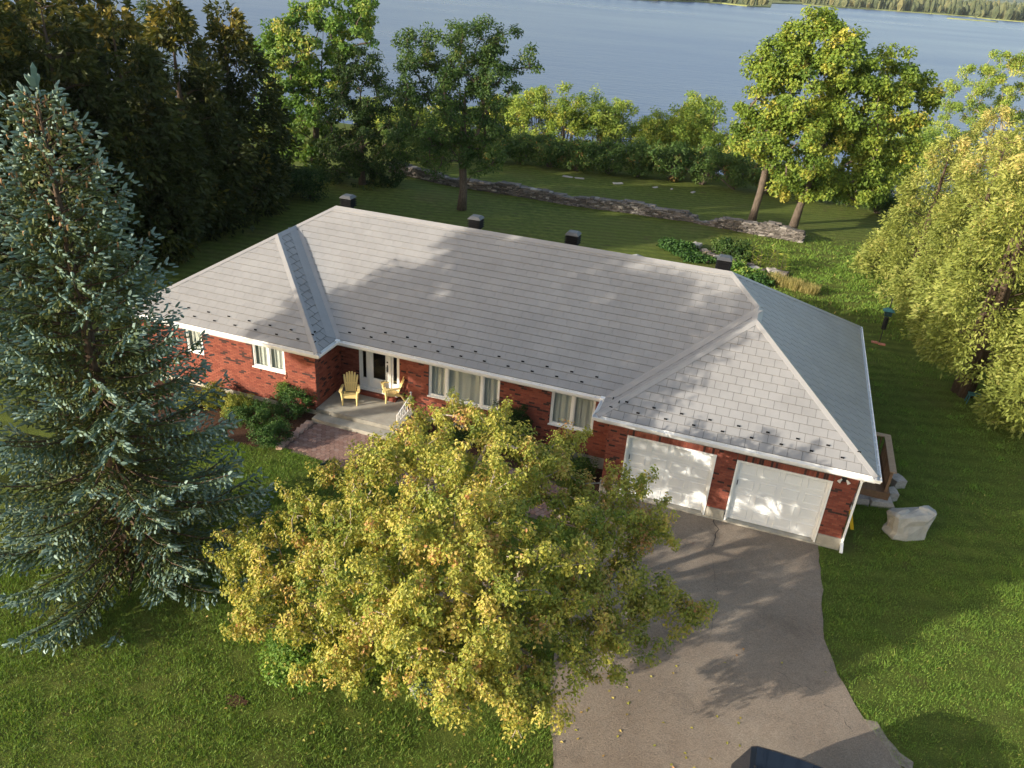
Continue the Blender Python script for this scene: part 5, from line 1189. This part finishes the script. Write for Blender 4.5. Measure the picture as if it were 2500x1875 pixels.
# ---- mown lawn blades near the camera
def on_lawn(x, y):
    ok = ~inpoly(x, y, drv) & ~inpoly(x, y, walk_poly) & ~((x > 0) & (x < 25.8) & (y > -.95) & (y < 11)) & ~((x > .8) & (x < 7.7) & (y > -3.5) & (y < -.8)) & ~((x > 7.6) & (x < 11.1) & (y > -1.4)) & ~((x > 10.9) & (x < 18.05) & (y > -1.25)) & ~((x > 25.3) & (x < 27) & (y > 2.1) & (y < 4.6))
    return ok
def visible(x, y, pad=40):
    d = np.stack([x, y, G(x, y)], 1)-CAM; q = d@AX.T; u = 1250+FPX*q[:, 0]/q[:, 2]; v = 937.5+FPX*q[:, 1]/q[:, 2]
    return (u > -pad) & (u < 2500+pad) & (v > 0) & (v < 1875+pad) & (q[:, 2] > 0)
gx, gy, gl = [], [], []
for x0, x1, y0, y1, N, ln in ((4, 19.5, -17, -3.2, 330000, .060), (24.7, 34, -10, 4, 150000, .060), (25.6, 36, 4, 16, 50000, .075), (19, 34, 17, 38, 60000, .12)):
    x = rng.uniform(x0, x1, N); y = rng.uniform(y0, y1, N); ok = on_lawn(x, y) & visible(x, y)
    cl = np.sin(x*2.3+np.sin(y*1.7)*1.5)*np.sin(y*2.9+np.sin(x*1.3))+.5*np.sin(x*7.1)*np.sin(y*6.3); ok &= rng.random(N) < (.72+.28*cl)*np.where(y > 16, np.clip(1-((x-27)/7)**2, 0, 1)*np.clip(1-((y-27)/10)**2, 0, 1), 1)
    gx.append(x[ok]); gy.append(y[ok]); gl.append(ln*(1+.35*cl[ok]))
gx, gy, gl = map(np.concatenate, (gx, gy, gl)); n = len(gx)

a = rng.random(n)*6.28; w = np.where(gl > .1, .045, .014)[:, None]; hd_ = np.stack([np.cos(a), np.sin(a), np.zeros(n)], 1); p0 = np.stack([gx, gy, G(gx, gy)+.002], 1); l_ = gl*rng.uniform(.6, 1.35, n)
tip = p0+np.stack([rng.normal(0, .5, n), rng.normal(0, .5, n), np.ones(n)], 1)*l_[:, None]
v = np.stack([p0-hd_*w/2, p0+hd_*w/2, tip], 1).reshape(-1, 3); f = np.arange(n*3).reshape(-1, 3)
dry = np.clip(.5+.5*np.sin(gx*.55+1.2)*np.sin(gy*.6+.4+.3*gx), 0, 1); tone = np.clip(rng.normal(.42, .2, n)+.30*(rng.random(n) < .18)*dry, 0, 1)
tag(MB().add(v, f, tone).build('lawn_grass', 'grass_blade'), 'short mown grass blades of the front and side lawn', 'grass', kind='stuff')

# ---- litter and worn edges
N = 380; x = rng.normal(17.2, 3.4, N); y = rng.normal(-9.2, 2.6, N); ok = (y < -1.5) & visible(x, y) & ~inpoly(x, y, [(18.0, -.8), (24.8, -.8), (24.8, 1), (18, 1)]); x, y = x[ok], y[ok]; n = len(x)
zl_ = np.where(inpoly(x, y, drv), .026, G(x, y)+.045)
mb = MB(); leaves(mb, np.stack([x, y, zl_], 1), np.stack([rng.normal(size=n), rng.normal(size=n), .1*rng.random(n)], 1), np.stack([rng.normal(0, .35, n), rng.normal(0, .35, n), np.ones(n)], 1), .085, .06, .45+.55*rng.random(n))
tag(mb.build('fallen_leaf_litter', 'leaf_amber'), 'yellow leaves fallen on lawn and driveway around the maple', 'leaves', kind='stuff')
q = og(575, 1712); drape([(q[0]+.26*math.cos(a_)*(1+.25*math.sin(3*a_)), q[1]+.15*math.sin(a_)) for a_ in np.linspace(0, 2*math.pi, 13)[:-1]], .030, 'bare_patch', 'mulch', None, 8, 'structure')
ge = [(25.80, -7.25), (26.55, -8.30), (27.35, -9.32), (28.45, -11.5), (29.0, -13.0)]
tag(MB().prism(wobble(ge+[(a_+.22, b_+.07) for a_, b_ in ge[::-1]], .2, .045), -.05, .025, 0.).build('gravel_edge', 'gravel_sand'), kind='structure')

# ------------------------------------------------------------------ evening air over the lake
mv = bpy.data.materials.new('haze_air'); mv.use_nodes = True; MATS['haze_air'] = mv; hn_ = mv.node_tree; hn_.nodes.remove(hn_.nodes['Principled BSDF'])
pvn = hn_.nodes.new('ShaderNodeVolumePrincipled'); pvn.inputs['Color'].default_value = (.80, .88, 1, 1); pvn.inputs['Density'].default_value = .00006; pvn.inputs['Anisotropy'].default_value = .2
hn_.links.new(pvn.outputs[0], hn_.nodes['Material Output'].inputs['Volume'])
tag(MB().box(-9500, 9500, -420, 14500, -14, 175, .5).build('haze', 'haze_air'), 'thin bluish evening haze over lake and land', 'haze', kind='stuff')
